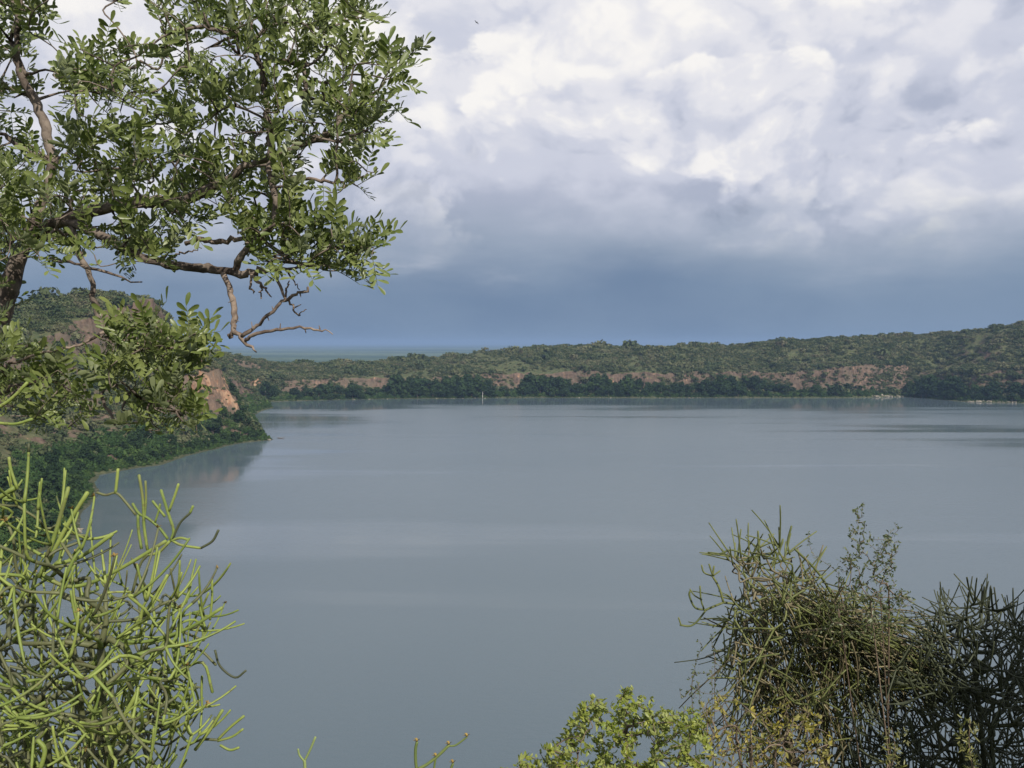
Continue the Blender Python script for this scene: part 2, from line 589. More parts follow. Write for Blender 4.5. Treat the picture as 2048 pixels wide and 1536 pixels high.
def ground_z(x, y):
    """height of the crater wall under a plan point (bisection along its radius)"""
    th = math.atan2(x - LC[0], y - LC[1])
    rad = math.hypot(x - LC[0], y - LC[1])
    us = np.linspace(-1, 7, 1600)
    tx, ty, tz = terrain_at(np.full_like(us, th), us)
    rr = np.hypot(tx - LC[0], ty - LC[1])
    i = int(np.argmin(np.abs(rr - rad)))
    return float(tz[i])


th_cam = math.atan2(-LC[0], -LC[1])
steps = [np.linspace(-math.pi, math.pi, 1500, endpoint=False), th_cam + np.linspace(-0.06, 0.06, 120)]
TH = np.unique(np.round(np.concatenate(steps), 6))
UU = np.concatenate([[-1, -0.5, -0.15], np.linspace(0, 1, 8)[:-1], np.linspace(1, 2, 10)[:-1], np.linspace(2, 3, 20)[:-1], np.linspace(3, 4, 14)[:-1],
                     np.linspace(4, 5, 18)[:-1], np.linspace(5, 6, 16)[:-1], np.linspace(6, 7, 14)])
TG, UG = np.meshgrid(TH, UU, indexing='ij')
tx, ty, tz = terrain_at(TG, UG)
nT, nU = TG.shape
ii, jj = np.meshgrid(np.arange(nT), np.arange(nU - 1), indexing='ij')
i2 = (ii + 1) % nT
quads = np.stack([ii * nU + jj, ii * nU + jj + 1, i2 * nU + jj + 1, i2 * nU + jj], -1).reshape(-1, 4)
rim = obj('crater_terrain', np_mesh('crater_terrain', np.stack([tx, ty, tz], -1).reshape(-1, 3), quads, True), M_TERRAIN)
tag(rim, kind='structure')

# the plain beyond, and the lake
SZ = 46000.0
gp = obj('ground', np_mesh('ground', [(-SZ, -SZ, -8), (SZ, -SZ, -8), (SZ, SZ, -8), (-SZ, SZ, -8)], [(0, 1, 2, 3)]), M_PLAIN)
tag(gp, kind='structure')
wr = np.interp(TH, _ct, _cr) + 14
wv_ = np.stack([LC[0] + wr * np.sin(TH), LC[1] + wr * np.cos(TH), np.zeros_like(TH)], -1)
wv_ = np.concatenate([[(LC[0], LC[1], 0)], wv_])
k_ = np.arange(len(TH))
wt = np.stack([np.zeros_like(k_), 1 + (k_ + 1) % len(TH), 1 + k_], -1)
wa = obj('lake_water', np_mesh('lake_water', wv_, wt), M_WATER)
tag(wa, kind='structure')


def build_haze():
    m, g = mat_new('haze')
    vol = g.n('ShaderNodeVolumePrincipled', ins={'Color': (0.33, 0.49, 0.76, 1.0), 'Density': 1.0e-4, 'Anisotropy': 0.0})
    finish(g, None, vol=vol.outputs[0])
    s, a, b = SZ + 500, -17.0, 152.0
    V = [(-s, -s, a), (s, -s, a), (s, s, a), (-s, s, a), (-s, -s, b), (s, -s, b), (s, s, b), (-s, s, b)]
    Q = [(0, 3, 2, 1), (4, 5, 6, 7), (0, 1, 5, 4), (1, 2, 6, 5), (2, 3, 7, 6), (3, 0, 4, 7)]
    o = obj('haze', np_mesh('haze', V, Q), m)
    tag(o, 'thin blue air over the lake and the plain', 'haze', kind='stuff')


build_haze()


# ------------------------------------------------------------------ far vegetation
def mat_foliage(name, cols, back=None, trans=0.25, var=1.0, rough=0.6, patch=None):
    """leaf colour varies from plant to plant and from clump to clump"""
    m, g = mat_new(name)
    rnd = g.n('ShaderNodeObjectInfo').outputs['Random']
    pos = g.n('ShaderNodeNewGeometry').outputs['Position']
    n = g.noise(pos, patch or 0.5, 3, 0.6)[0]
    t = g.m('ADD', g.m('MULTIPLY', rnd, 0.65 * var), g.m('MULTIPLY', g.ss(n, 0.3, 0.7), 0.35 * var))
    ramp = g.n('ShaderNodeValToRGB')
    cr = ramp.color_ramp
    while len(cr.elements) < len(cols):
        cr.elements.new(0.5)
    for i, (el, c) in enumerate(zip(cr.elements, cols)):
        el.position = i / max(1, len(cols) - 1)
        el.color = tuple(c) + (1.0,)
    g.set(ramp.inputs[0], t)
    col = ramp.outputs[0]
    d = g.n('ShaderNodeBsdfDiffuse', ins={'Color': col}).outputs[0]
    tr = g.n('ShaderNodeBsdfTranslucent', ins={'Color': col}).outputs[0]
    mx = g.n('ShaderNodeMixShader', ins={0: trans})
    g.t.links.new(d, mx.inputs[1])
    g.t.links.new(tr, mx.inputs[2])
    finish(g, mx.outputs[0])
    return m


def mat_bark(name, c1, c2, scale=30.0, strength=0.5, dist=0.004):
    m, g = mat_new(name)
    co = g.n('ShaderNodeTexCoord').outputs['Object']
    n = g.noise(co, scale, 5, 0.65)[0]
    n2 = g.noise(co, scale * 0.2, 3, 0.6)[0]
    col = g.mix(g.ss(g.m('ADD', g.m('MULTIPLY', n, 0.6), g.m('MULTIPLY', n2, 0.4)), 0.38, 0.62), c1, c2)
    finish(g, principled(g, col, 0.85, bump(g, n, strength, dist), 0.2))
    return m


M_SCRUB = mat_foliage('scrub_leaves', [(0.034, 0.053, 0.026), (0.064, 0.088, 0.042), (0.100, 0.122, 0.058), (0.160, 0.168, 0.090), (0.135, 0.120, 0.082)], patch=0.03)
M_SHORE = mat_foliage('shore_leaves', [(0.022, 0.040, 0.020), (0.034, 0.060, 0.026), (0.060, 0.096, 0.034)], patch=0.06)
M_SHORE_LOW = mat_foliage('shore_bush_leaves', [(0.034, 0.066, 0.024), (0.056, 0.10, 0.034), (0.10, 0.155, 0.045)], patch=0.05)
M_TRUNK_FAR = mat_bark('far_trunk_bark', (0.12, 0.10, 0.08), (0.25, 0.21, 0.17), 2.0, 0.3, 0.05)


def leaf_cards(rg, lobes, n, size, up=0.25):
    """leaf clumps spread over the lobes' shells; lobes = (cx, cy, cz, rx, rz)"""
    mb = MB()
    w = np.array([l[3] * l[3] for l in lobes])
    w = w / w.sum()
    for l, ww in zip(lobes, w):
        k = max(6, int(n * ww))
        d = rg.normal(size=(k, 3))
        d[:, 2] += up
        d /= np.linalg.norm(d, axis=1)[:, None]
        rad = 0.62 + 0.42 * rg.random(k) ** 0.6
        c = np.array(l[:3]) + d * rad[:, None] * np.array([l[3], l[3], l[4]])
        nrm = d * 0.9 + rg.normal(size=(k, 3)) * 0.55
        nrm /= np.linalg.norm(nrm, axis=1)[:, None]
        t = np.cross(nrm, rg.normal(size=(k, 3)))
        t /= np.linalg.norm(t, axis=1)[:, None]
        b = np.cross(nrm, t)
        s = size * (0.6 + 0.8 * rg.random(k))[:, None]
        jit = 0.6 + 0.8 * rg.random((k, 4))
        V = np.stack([c - t * s * jit[:, 0:1], c - b * s * 0.7 * jit[:, 1:2], c + t * s * jit[:, 2:3], c + b * s * 0.7 * jit[:, 3:4]], 1).reshape(-1, 3)
        mb.add(V, Q=np.arange(4 * k).reshape(-1, 4))
    return mb


def tube(pts, rad, sides=6, cap=True):
    pts = np.asarray(pts, float)
    rad = np.broadcast_to(np.asarray(rad, float), (len(pts),))
    tg = np.gradient(pts, axis=0)
    tg /= np.maximum(np.linalg.norm(tg, axis=1), 1e-9)[:, None]
    ref = np.array([0.31, 0.87, 0.38])
    if abs(tg[0] @ ref) > 0.9:
        ref = np.array([0.9, -0.1, 0.42])
    u = np.cross(tg[0], ref)
    u /= np.linalg.norm(u)
    V = []
    a = np.linspace(0, 2 * math.pi, sides, endpoint=False)
    for p, t, r in zip(pts, tg, rad):
        u = u - t * (u @ t)
        u /= max(np.linalg.norm(u), 1e-9)
        w = np.cross(t, u)
        V.append(p + r * (np.cos(a)[:, None] * u + np.sin(a)[:, None] * w))
    n = len(pts)
    V = np.concatenate(V)
    i, j = np.meshgrid(np.arange(n - 1), np.arange(sides), indexing='ij')
    j2 = (j + 1) % sides
    Q = np.stack([i * sides + j, i * sides + j2, (i + 1) * sides + j2, (i + 1) * sides + j], -1).reshape(-1, 4)
    T = []
    if cap:
        V = np.concatenate([V, [pts[0], pts[-1] + tg[-1] * rad[-1] * 0.6]])
        m0, m1 = n * sides, n * sides + 1
        for q in range(sides):
            T.append((m0, (q + 1) % sides, q))
            T.append((m1, (n - 1) * sides + q, (n - 1) * sides + (q + 1) % sides))
    return V, T, Q


def shrub_mesh(i, n=90):
    rg = np.random.default_rng(100 + i)
    lobes = []
    for k in range(3 + i % 3):
        a = rg.random() * 6.28
        r = 0.35 * rg.random() ** 0.5
        lobes.append((r * math.cos(a) * 1.3, r * math.sin(a) * 1.3, 0.38 + 0.28 * rg.random(), 0.38 + 0.2 * rg.random(), 0.30 + 0.16 * rg.random()))
    return leaf_cards(rg, lobes, n, 0.17).mesh('shrub_clump')


def scatter_stuff(name, pts, scl, rot, var, meshes, mat, label, cat):
    """one object whose points carry instanced clumps"""
    me = bpy.data.meshes.new(name)
    me.vertices.add(len(pts))
    me.vertices.foreach_set('co', np.asarray(pts, np.float32).ravel())
    for nm, arr, typ in (('scl', scl, 'FLOAT_VECTOR'), ('rot', rot, 'FLOAT_VECTOR')):
        at = me.attributes.new(nm, typ, 'POINT')
        at.data.foreach_set('vector', np.asarray(arr, np.float32).ravel())
    at = me.attributes.new('variant', 'INT', 'POINT')
    at.data.foreach_set('value', np.asarray(var, np.int32))
    me.update()
    o = obj(name, me, mat)
    ng = bpy.data.node_groups.new(name, 'GeometryNodeTree')
    ng.interface.new_socket('Geometry', in_out='INPUT', socket_type='NodeSocketGeometry')
    ng.interface.new_socket('Geometry', in_out='OUTPUT', socket_type='NodeSocketGeometry')
    N, L = ng.nodes, ng.links
    gi = N.new('NodeGroupInput')
    go = N.new('NodeGroupOutput')
    join = N.new('GeometryNodeJoinGeometry')

    def attr(nm, typ):
        a = N.new('GeometryNodeInputNamedAttribute')
        a.data_type = typ
        a.inputs['Name'].default_value = nm
        return a.outputs[0]
    for k, mesh in enumerate(meshes):
        if not mesh.materials:
            mesh.materials.append(mat)
        src = bpy.data.objects.new(name + '_source', mesh)        # not linked: exists only as instances
        oi = N.new('GeometryNodeObjectInfo')
        oi.inputs['Object'].default_value = src
        cmp_ = N.new('FunctionNodeCompare')
        cmp_.data_type = 'INT'
        cmp_.operation = 'EQUAL'
        L.new(attr('variant', 'INT'), cmp_.inputs[2])
        cmp_.inputs[3].default_value = k
        ip = N.new('GeometryNodeInstanceOnPoints')
        L.new(gi.outputs[0], ip.inputs['Points'])
        L.new(cmp_.outputs[0], ip.inputs['Selection'])
        L.new(oi.outputs['Geometry'], ip.inputs['Instance'])
        L.new(attr('rot', 'FLOAT_VECTOR'), ip.inputs['Rotation'])
        L.new(attr('scl', 'FLOAT_VECTOR'), ip.inputs['Scale'])
        L.new(ip.outputs[0], join.inputs[0])
    L.new(join.outputs[0], go.inputs[0])
    md = o.modifiers.new('scatter', 'NODES')
    md.node_group = ng
    tag(o, label, cat, kind='stuff')
    return o


# sample the terrain by area
TV = np.stack([tx, ty, tz], -1)
A_, B_, C_, D_ = TV[:-1, :-1], TV[:-1, 1:], TV[1:, 1:], TV[1:, :-1]
fc = (A_ + B_ + C_ + D_) / 4
fn = np.cross(C_ - A_, D_ - B_)
fa = np.linalg.norm(fn, axis=-1)
fnz = np.abs(fn[..., 2]) / np.maximum(fa, 1e-9)
fu = (UG[:-1, :-1] + UG[1:, 1:]) / 2
pp = pix(fc.reshape(-1, 3)).reshape(fc.shape)
inview = (pp[..., 2] > 40) & (pp[..., 0] > -160) & (pp[..., 0] < 2210) & (pp[..., 1] < 1700)
fslope = fnz


def pick(density, n):
    w = (fa * 0.5 * density * inview).ravel()
    tot = w.sum()
    idx = rng.choice(len(w), size=n, p=w / tot)
    a, b = np.unravel_index(idx, fa.shape)
    s, t = rng.random((2, n, 1))
    p = (A_[a, b] * (1 - s) + B_[a, b] * s) * (1 - t) + (D_[a, b] * (1 - s) + C_[a, b] * s) * t
    return p, fu[a, b], fslope[a, b]


patchn = fbm(fc[..., 0] / 60, fc[..., 1] / 60, 3)
# scrub on the slopes above the cliffs; thin on the faces
hill_left = (fc[..., 0] < -150) & (fc[..., 1] < 800)
dens = np.clip((fslope - np.where(hill_left, 0.40, 0.48)) / 0.16, np.where(hill_left, 0.07, 0.32), 1) * np.clip((fu - 1.0) / 0.8, 0, 1) * (fu < 6.5) * np.clip(0.70 + 1.9 * patchn, 0.08, 1.3)
dens = dens * np.where(hill_left, 2.2, 1.0)
crag = hill_left & (fc[..., 1] > 605) & (((fu > 3.75) & (fu < 5.05)) | ((fu > 1.9) & (fu < 3.0)))
dens = dens * np.where(crag, 0.22, 1.0)
N1 = 76000
pts, us, sl = pick(dens, N1)
dist = np.hypot(pts[:, 0], pts[:, 1])
sz = (1.6 + 3.4 * rng.random(N1) ** 2.2) * np.where(dist > 850, 1.2, 1.0) * np.clip(1.0 + 1.1 * fbm(pts[:, 0] / 35, pts[:, 1] / 35, 3), 0.55, 1.7) * np.where(rng.random(N1) < 0.03, 1.9, 1.0) * np.where(sl < 0.6, 0.7, 1)
scl = np.stack([sz, sz, sz * (0.75 + 0.4 * rng.random(N1))], -1)
pts[:, 2] -= 0.15 * sz
rot = np.stack([np.zeros(N1), np.zeros(N1), rng.random(N1) * 6.28], -1)
SHRUBS = [shrub_mesh(i) for i in range(6)]
scatter_stuff('hillside_scrub', pts, scl, rot, rng.integers(0, 6, N1), SHRUBS, M_SCRUB, 'grey-green scrub covering the crater slopes and rim', 'scrub')

# lush low bush along the water
dens = np.clip((fslope - 0.42) / 0.2, 0.05, 1) * np.clip((fu - 0.12) / 0.2, 0, 1) * np.clip((2.25 - fu) / 0.35, 0, 1)
dens = dens * np.where(pp[..., 2] < 750, 1.6, 1.0)
N2 = 14000
pts, us, sl = pick(dens, N2)
sz = (1.6 + 2.6 * rng.random(N2) ** 1.5) * np.clip((us - 0.35) * 3, 0.45, 1.0)
scl = np.stack([sz, sz, sz * (0.8 + 0.6 * rng.random(N2))], -1)
pts[:, 2] -= 0.2 * sz
rot = np.stack([np.zeros(N2), np.zeros(N2), rng.random(N2) * 6.28], -1)
SHRUBS2 = [shrub_mesh(i + 20, 130) for i in range(5)]
scatter_stuff('shore_undergrowth', pts, scl, rot, rng.integers(0, 5, N2), SHRUBS2, M_SHORE_LOW, 'lush green undergrowth along the lake shore', 'undergrowth')


# trees along the shore: unit height, trunk and crown
def tree_kind(i, flat=False):
    rg = np.random.default_rng(300 + i)
    lobes = []
    nl = 6 + i % 3
    for k in range(nl):
        a = k * 2.4 + rg.random()
        t = (k + 0.5) / nl
        if flat:
            z, r = 0.74 + 0.16 * rg.random(), 0.34 * t ** 0.6
            lobes.append((r * math.cos(a), r * math.sin(a), z, 0.20 + 0.07 * rg.random(), 0.10 + 0.04 * rg.random()))
        else:
            z = 0.30 + 0.52 * t
            r = (0.26 - 0.20 * t) * (0.6 + 0.8 * rg.random())
            lobes.append((r * math.cos(a), r * math.sin(a), z, 0.21 + 0.07 * rg.random() - 0.06 * t, 0.18 + 0.06 * rg.random() - 0.05 * t))
    crown = leaf_cards(rg, lobes, 620, 0.055, up=0.35).mesh('crown')
    crown.materials.append(M_SHORE)
    mb = MB()
    bend = rg.normal(size=2) * 0.04
    zz = np.linspace(-0.04, 0.62, 6)
    base = np.stack([bend[0] * np.sin(zz * 4), bend[1] * np.sin(zz * 3), zz], -1)
    mb.add(*tube(base, np.linspace(0.030, 0.012, 6), 6))
    for l in lobes[:5]:
        s = base[2 + rg.integers(0, 3)]
        e_ = np.array(l[:3])
        mid = (s + e_) / 2 + rg.normal(size=3) * 0.02
        mb.add(*tube([s, mid, e_], [0.012, 0.009, 0.004], 5))
    trunk = mb.mesh('trunk', True)
    trunk.materials.append(M_TRUNK_FAR)
    return trunk, crown


TREES = [tree_kind(i) for i in range(5)] + [tree_kind(7, True), tree_kind(8, True)]


def place_tree(x, y, z, h, wid, kind, label, group):
    r = bpy.data.objects.new('shore_tree', None)
    COL.objects.link(r)
    r.location = (x, y, z)
    r.rotation_euler = (0, 0, random.random() * 6.28)
    r.scale = (h * wid, h * wid, h)
    tag(r, label, 'tree', group)
    t, c = TREES[kind]
    obj('trunk', t, parent=r)
    obj('crown', c, parent=r)
    return r


def shore_point(px_or_theta, off, by_px=True):
    """plan point and height, off metres inland of the shore"""
    th = px_or_theta
    us = np.linspace(0, 4, 500)
    X, Y, Z = terrain_at(np.full_like(us, th), us)
    r0 = math.hypot(X[0] - LC[0], Y[0] - LC[1])
    rr = np.hypot(X - LC[0], Y - LC[1]) - r0
    i = int(np.argmin(np.abs(rr - off)))
    return X[i], Y[i], Z[i]


# top of the tree line along the far shore, by column of the photograph
LINE = np.array([(480, 775), (520, 765), (560, 778), (600, 775), (650, 770), (690, 772), (705, 752), (730, 775), (770, 765), (790, 745), (830, 748), (855, 752), (880, 738), (930, 737), (960, 748),
                 (985, 770), (1030, 772), (1045, 750), (1090, 745), (1125, 755), (1150, 772), (1195, 745), (1215, 742), (1230, 765), (1255, 752), (1300, 765), (1350, 768), (1400, 768), (1440, 755),
                 (1480, 752), (1520, 758), (1560, 768), (1600, 775), (1640, 772), (1680, 766), (1730, 772), (1755, 784), (1800, 784), (1825, 752), (1860, 738), (1900, 748), (1930, 768), (1990, 768), (2048, 762), (2150, 750)], float)
n_far = 0


def zone(cx):
    for lim, txt in ((700, 'where the far rim dips towards the plain'), (985, 'beside the bleached white trunk'), (1240, 'below the brown cliff of the far shore'),
                     (1560, 'under the unbroken far scrub slope'), (1800, 'next to the bare layered cliff'), (1925, 'in the dark cove wood')):
        if cx < lim:
            return txt
    return 'behind the boulders of the far point'


thf = np.linspace(_theta(lake(500, 803)), _theta(lake(2110, 808)), 128)
for row, (o0, o1, k0) in enumerate(((6, 12, 0.6), (16, 27, 1.22))):
    for th in thf:
        th = th + random.uniform(-0.005, 0.005) + row * 0.004
        x, y, z = shore_point(th, random.uniform(o0, o1))
        cx = pix([x, y, z])[0]
        top = np.interp(cx, LINE[:, 0], LINE[:, 1])
        zt = zpix(x, y, top)
        h = (zt - z) * k0 * random.uniform(0.55, 1.1)
        if 1742 < cx < 1815 or (row == 0 and random.random() < 0.25):
            continue
        h = max(4.5, min(h, 30))
        tall = h > 17
        place_tree(x, y, z - 0.2, h, random.uniform(0.75, 1.15) if tall else random.uniform(1.0, 1.5), random.randrange(5),
                   ('tall' if tall else 'low') + ' dark green tree ' + zone(cx), ('tall' if tall else 'low') + ' trees ' + zone(cx))
        n_far += 1
# near left shore and the headland
n_left = 0
thl = np.linspace(_theta(lake(120, 1095)), _theta((-215, 735)), 44)
for row, (o0, o1) in enumerate(((6, 12), (16, 28))):
    for th in thl:
        th = th + random.uniform(-0.008, 0.008)
        x, y, z = shore_point(th, random.uniform(o0, o1))
        cx, cy, dd = pix([x, y, z])
        head = cx > 400
        h = random.uniform(5, 9) if row == 0 else random.uniform(7, 13)
        if head:
            h = random.uniform(6, 9) if row == 0 else random.uniform(9, 14)
        k = random.choice([5, 6]) if (head and row == 1 and random.random() < 0.6) else random.randrange(5)
        place_tree(x, y, z - 0.2, h, random.uniform(0.9, 1.3), k,
                   ('flat-topped dark tree on the wooded headland below the red cliff' if k > 4 else 'rounded dark tree on the wooded headland below the red cliff') if head
                   else ('low green tree at the water on the steep near shore' if row == 0 else 'larger dark tree on the steep near slope under the brown hill'),
                   ('flat-topped headland trees' if k > 4 else 'rounded headland trees') if head else ('low trees on the near shore' if row == 0 else 'larger trees on the near slope'))
        n_left += 1


# ------------------------------------------------------------------ near plants
def smooth_path(pts, n=4):
    """Catmull-Rom through the points (any number of columns)"""
    p = np.asarray(pts, float)
    if len(p) < 3:
        t = np.linspace(0, 1, n + 1)[:, None]
        return p[0] * (1 - t) + p[-1] * t
    q = np.concatenate([[2 * p[0] - p[1]], p, [2 * p[-1] - p[-2]]])
    out = []
    for i in range(1, len(q) - 2):
        for k in range(n):
            t = k / n
            a, b, c, d = q[i - 1], q[i], q[i + 1], q[i + 2]
            out.append(0.5 * (2 * b + (c - a) * t + (2 * a - 5 * b + 4 * c - d) * t * t + (3 * b - a - 3 * c + d) * t ** 3))
    out.append(p[-1])
    return np.array(out)


def in_poly(x, y, poly):
    poly = np.asarray(poly, float)
    c = np.zeros(np.shape(x), bool)
    j = len(poly) - 1
    for i in range(len(poly)):
        xi, yi = poly[i]
        xj, yj = poly[j]
        with np.errstate(divide='ignore', invalid='ignore'):
            c ^= ((yi > y) != (yj > y)) & (x < (xj - xi) * (y - yi) / (yj - yi + 1e-12) + xi)
        j = i
    return c


def poly_points(rg, poly, n, d0, d1, gap=0.0):
    """n points whose pixels fall in the polygon, d0..d1 metres ahead"""
    poly = np.asarray(poly, float)
    lo, hi = poly.min(0), poly.max(0)
    got = []
    tries = 0
    while len(got) < n and tries < n * 60:
        tries += 1
        q = lo + rg.random(2) * (hi - lo)
        if not in_poly(q[0], q[1], poly):
            continue
        if gap and got and min((q[0] - a[0]) ** 2 + (q[1] - a[1]) ** 2 for a in got) < gap * gap:
            gap *= 0.995
            continue
        got.append((q[0], q[1]))
    dd = d0 + (d1 - d0) * rg.random(len(got))
    return np.array([P(a, b, d) for (a, b), d in zip(got, dd)])


class Graph:
    def __init__(self):
        self.p, self.par, self.len_, self.fixed = [], [], [], []

    def add(self, pos, par, fixed=False):
        self.p.append(np.asarray(pos, float))
        self.par.append(par)
        self.len_.append(0.0 if par < 0 else self.len_[par] + float(np.linalg.norm(self.p[-1] - self.p[par])))
        self.fixed.append(fixed)
        return len(self.p) - 1

    def path(self, pts, par=-1, fixed=True):
        ids = []
        for q in pts:
            par = self.add(q, par, fixed)
            ids.append(par)
        return ids

    def attach(self, rg, targets, w=0.25, seg=0.08, jit=0.15, lift=0.0):
        arr = np.array(self.p)
        d0 = np.array([np.min(np.linalg.norm(arr - t, axis=1)) for t in targets])
        tips = []
        for t in np.asarray(targets)[np.argsort(d0)]:
            arr = np.array(self.p)
            dist = np.linalg.norm(arr - t, axis=1)
            cost = dist + w * np.array(self.len_) + 0.3 * np.maximum(0, arr[:, 2] - t[2])
            j = int(np.argmin(cost))
            a = self.p[j]
            L = dist[j]
            n = max(1, int(round(L / seg)))
            par = j
            pd = None
            if self.par[j] >= 0:
                pd = a - self.p[self.par[j]]
                pd = pd / max(np.linalg.norm(pd), 1e-9)
            mid = (a + t) / 2 + (pd * L * 0.18 if pd is not None else 0) + rg.normal(size=3) * jit * L * 0.3 - np.array([0, 0, lift * L])
            for k in range(1, n + 1):
                s = k / n
                q = (1 - s) ** 2 * a + 2 * s * (1 - s) * mid + s * s * t
                par = self.add(q, par)
            tips.append(par)
        return tips

    def paths(self):
        """split into runs: each run starts at its parent node and follows the heaviest child"""
        n = len(self.p)
        ch = [[] for _ in range(n)]
        for i, q in enumerate(self.par):
            if q >= 0:
                ch[q].append(i)
        tips = np.zeros(n)
        for i in range(n - 1, -1, -1):
            if not ch[i]:
                tips[i] = 1
            if self.par[i] >= 0:
                tips[self.par[i]] += tips[i]
        out = []
        stack = [(i, -1) for i in range(n) if self.par[i] < 0]
        while stack:
            i, par = stack.pop()
            run = [par, i] if par >= 0 else [i]
            while ch[i]:
                c = sorted(ch[i], key=lambda k: -tips[k])
                for k in c[1:]:
                    stack.append((k, i))
                i = c[0]
                run.append(i)
            out.append(run)
        return out, tips


def mat_leaf(name, top, top2, under, trans=0.28, rough=0.42):
    m, g = mat_new(name)
    geo = g.n('ShaderNodeNewGeometry')
    n = g.noise(geo.outputs['Position'], 9.0, 3, 0.6)[0]
    rnd = g.n('ShaderNodeObjectInfo').outputs['Random']
    isl = geo.outputs['Random Per Island']
    f = g.m('ADD', g.m('MULTIPLY', g.ss(n, 0.3, 0.7), 0.4), g.m('ADD', g.m('MULTIPLY', isl, 0.45), g.m('MULTIPLY', rnd, 0.15)))
    c = g.mix(f, top, top2)
    c = g.mix(geo.outputs['Backfacing'], c, under)
    b = principled(g, c, rough, None, 0.45)
    tcol = g.mix(0.5, c, (0.16, 0.26, 0.03))
    t = g.n('ShaderNodeBsdfTranslucent', ins={'Color': tcol}).outputs[0]
    mx = g.n('ShaderNodeMixShader', ins={0: trans})
    g.t.links.new(b, mx.inputs[1])
    g.t.links.new(t, mx.inputs[2])
    finish(g, mx.outputs[0])
    return m


def mat_stem(name, c1, c2, scale=40.0, rough=0.55, scars=0.0):
    m, g = mat_new(name)
    geo = g.n('ShaderNodeNewGeometry')
    pos = geo.outputs['Position']
    n = g.noise(pos, scale, 3, 0.6)[0]
    n2 = g.noise(pos, 7.0, 2, 0.5)[0]
    rnd = g.m('ADD', g.m('MULTIPLY', g.n('ShaderNodeObjectInfo').outputs['Random'], 0.45), g.m('MULTIPLY', geo.outputs['Random Per Island'], 0.45))
    f = g.m('ADD', rnd, g.m('ADD', g.m('MULTIPLY', g.ss(n, 0.3, 0.7), 0.25), g.lin(n2, 0.3, 0.7, -0.2, 0.2)))
    c = g.mix(g.m('MINIMUM', g.m('MAXIMUM', f, 0.0), 1.0), c1, c2)
    if scars:
        sp = g.noise(pos, 95.0, 2, 0.5)[0]
        c = g.mix(g.m('MULTIPLY', g.ss(sp, 0.62, 0.70), scars), c, (0.10, 0.075, 0.045))
        dry = g.noise(g.v('ADD', pos, (4.1, 2.2, 0.7)), 13.0, 2, 0.5)[0]
        c = g.mix(g.m('MULTIPLY', g.ss(dry, 0.60, 0.72), scars * 0.8), c, (0.13, 0.11, 0.06))
    finish(g, principled(g, c, rough, bump(g, n, 0.35, 0.003), 0.3))
    return m


M_BARK = mat_bark('grey_brown_bark', (0.055, 0.042, 0.035), (0.210, 0.172, 0.142), 26.0, 0.8, 0.006)
M_DEAD = mat_bark('bare_branch_bark', (0.085, 0.062, 0.050), (0.29, 0.23, 0.185), 34.0, 0.6, 0.004)
M_LEAF = mat_leaf('broad_leaflet', (0.072, 0.112, 0.024), (0.235, 0.268, 0.090), (0.200, 0.230, 0.115), 0.24, 0.40)
M_RACHIS = mat_stem('leaf_stalk', (0.12, 0.13, 0.04), (0.19, 0.17, 0.07))
M_EU_GREEN = mat_stem('pencil_stem_green', (0.080, 0.130, 0.026), (0.250, 0.300, 0.074), scars=0.55)
M_EU_OLD = mat_stem('pencil_stem_old', (0.050, 0.058, 0.030), (0.140, 0.150, 0.066), scars=0.6)
M_EU_TIP = mat_stem('flower_head', (0.14, 0.090, 0.03), (0.30, 0.21, 0.05))
M_EU2 = mat_stem('tangle_stem_green', (0.065, 0.085, 0.026), (0.150, 0.165, 0.055))
M_EU2_OLD = mat_stem('tangle_stem_dry', (0.085, 0.070, 0.042), (0.190, 0.165, 0.095))
M_STRAW = mat_stem('straw_stem', (0.15, 0.13, 0.07), (0.27, 0.235, 0.13))
M_EU3 = mat_stem('shade_dark_and_dry_stem', (0.032, 0.040, 0.024), (0.074, 0.084, 0.042))  # shade of the right-hand euphorbia put into its colour; also dry tips and strands
M_YLEAF = mat_leaf('small_yellow_green_leaf', (0.140, 0.205, 0.034), (0.390, 0.410, 0.075), (0.28, 0.32, 0.09), 0.35)
M_YLEAF2 = mat_leaf('small_yellow_leaf', (0.16, 0.17, 0.035), (0.42, 0.34, 0.06), (0.28, 0.26, 0.08), 0.3)
M_TWIG = mat_stem('brown_twig', (0.085, 0.060, 0.042), (0.19, 0.145, 0.105))
M_WISP = mat_leaf('tiny_olive_leaf', (0.055, 0.080, 0.028), (0.120, 0.140, 0.055), (0.11, 0.13, 0.06), 0.25)
M_FERN = mat_leaf('fine_yellow_leaf', (0.16, 0.17, 0.04), (0.26, 0.25, 0.07), (0.2, 0.2, 0.08), 0.3)


def frame(d, up):
    d = d / max(np.linalg.norm(d), 1e-9)
    y = np.cross(up, d)
    if np.linalg.norm(y) < 1e-4:
        y = np.array([1.0, 0, 0])
    y = y / np.linalg.norm(y)
    return np.stack([d, y, np.cross(d, y)], 1)       # columns x, y, z


def leaflet(L, W, fold, droop, obov=0.62):
    """one leaf blade along +x: two halves folded on the midrib, tip drooping"""
    xs = np.array([0.0, 0.22, 0.48, 0.74, 0.92, 1.0])
    ws = np.array([0.04, 0.52, 0.86, 1.0, 0.62, 0.0]) * W / 2 if obov > 0.55 else np.array([0.04, 0.75, 1.0, 0.78, 0.36, 0.0]) * W / 2
    zc = -droop * L * xs ** 2
    V = []
    for x, w, z in zip(xs[:-1], ws[:-1], zc[:-1]):
        V += [(x * L, w, z + w * fold), (x * L, 0, z), (x * L, -w, z + w * fold)]
    V.append((L, 0, zc[-1]))
    Q, T = [], []
    for i in range(4):
        a = 3 * i
        Q += [(a, a + 1, a + 4, a + 3), (a + 1, a + 2, a + 5, a + 4)]
    T += [(12, 13, 15), (13, 14, 15)]
    return np.array(V), T, Q


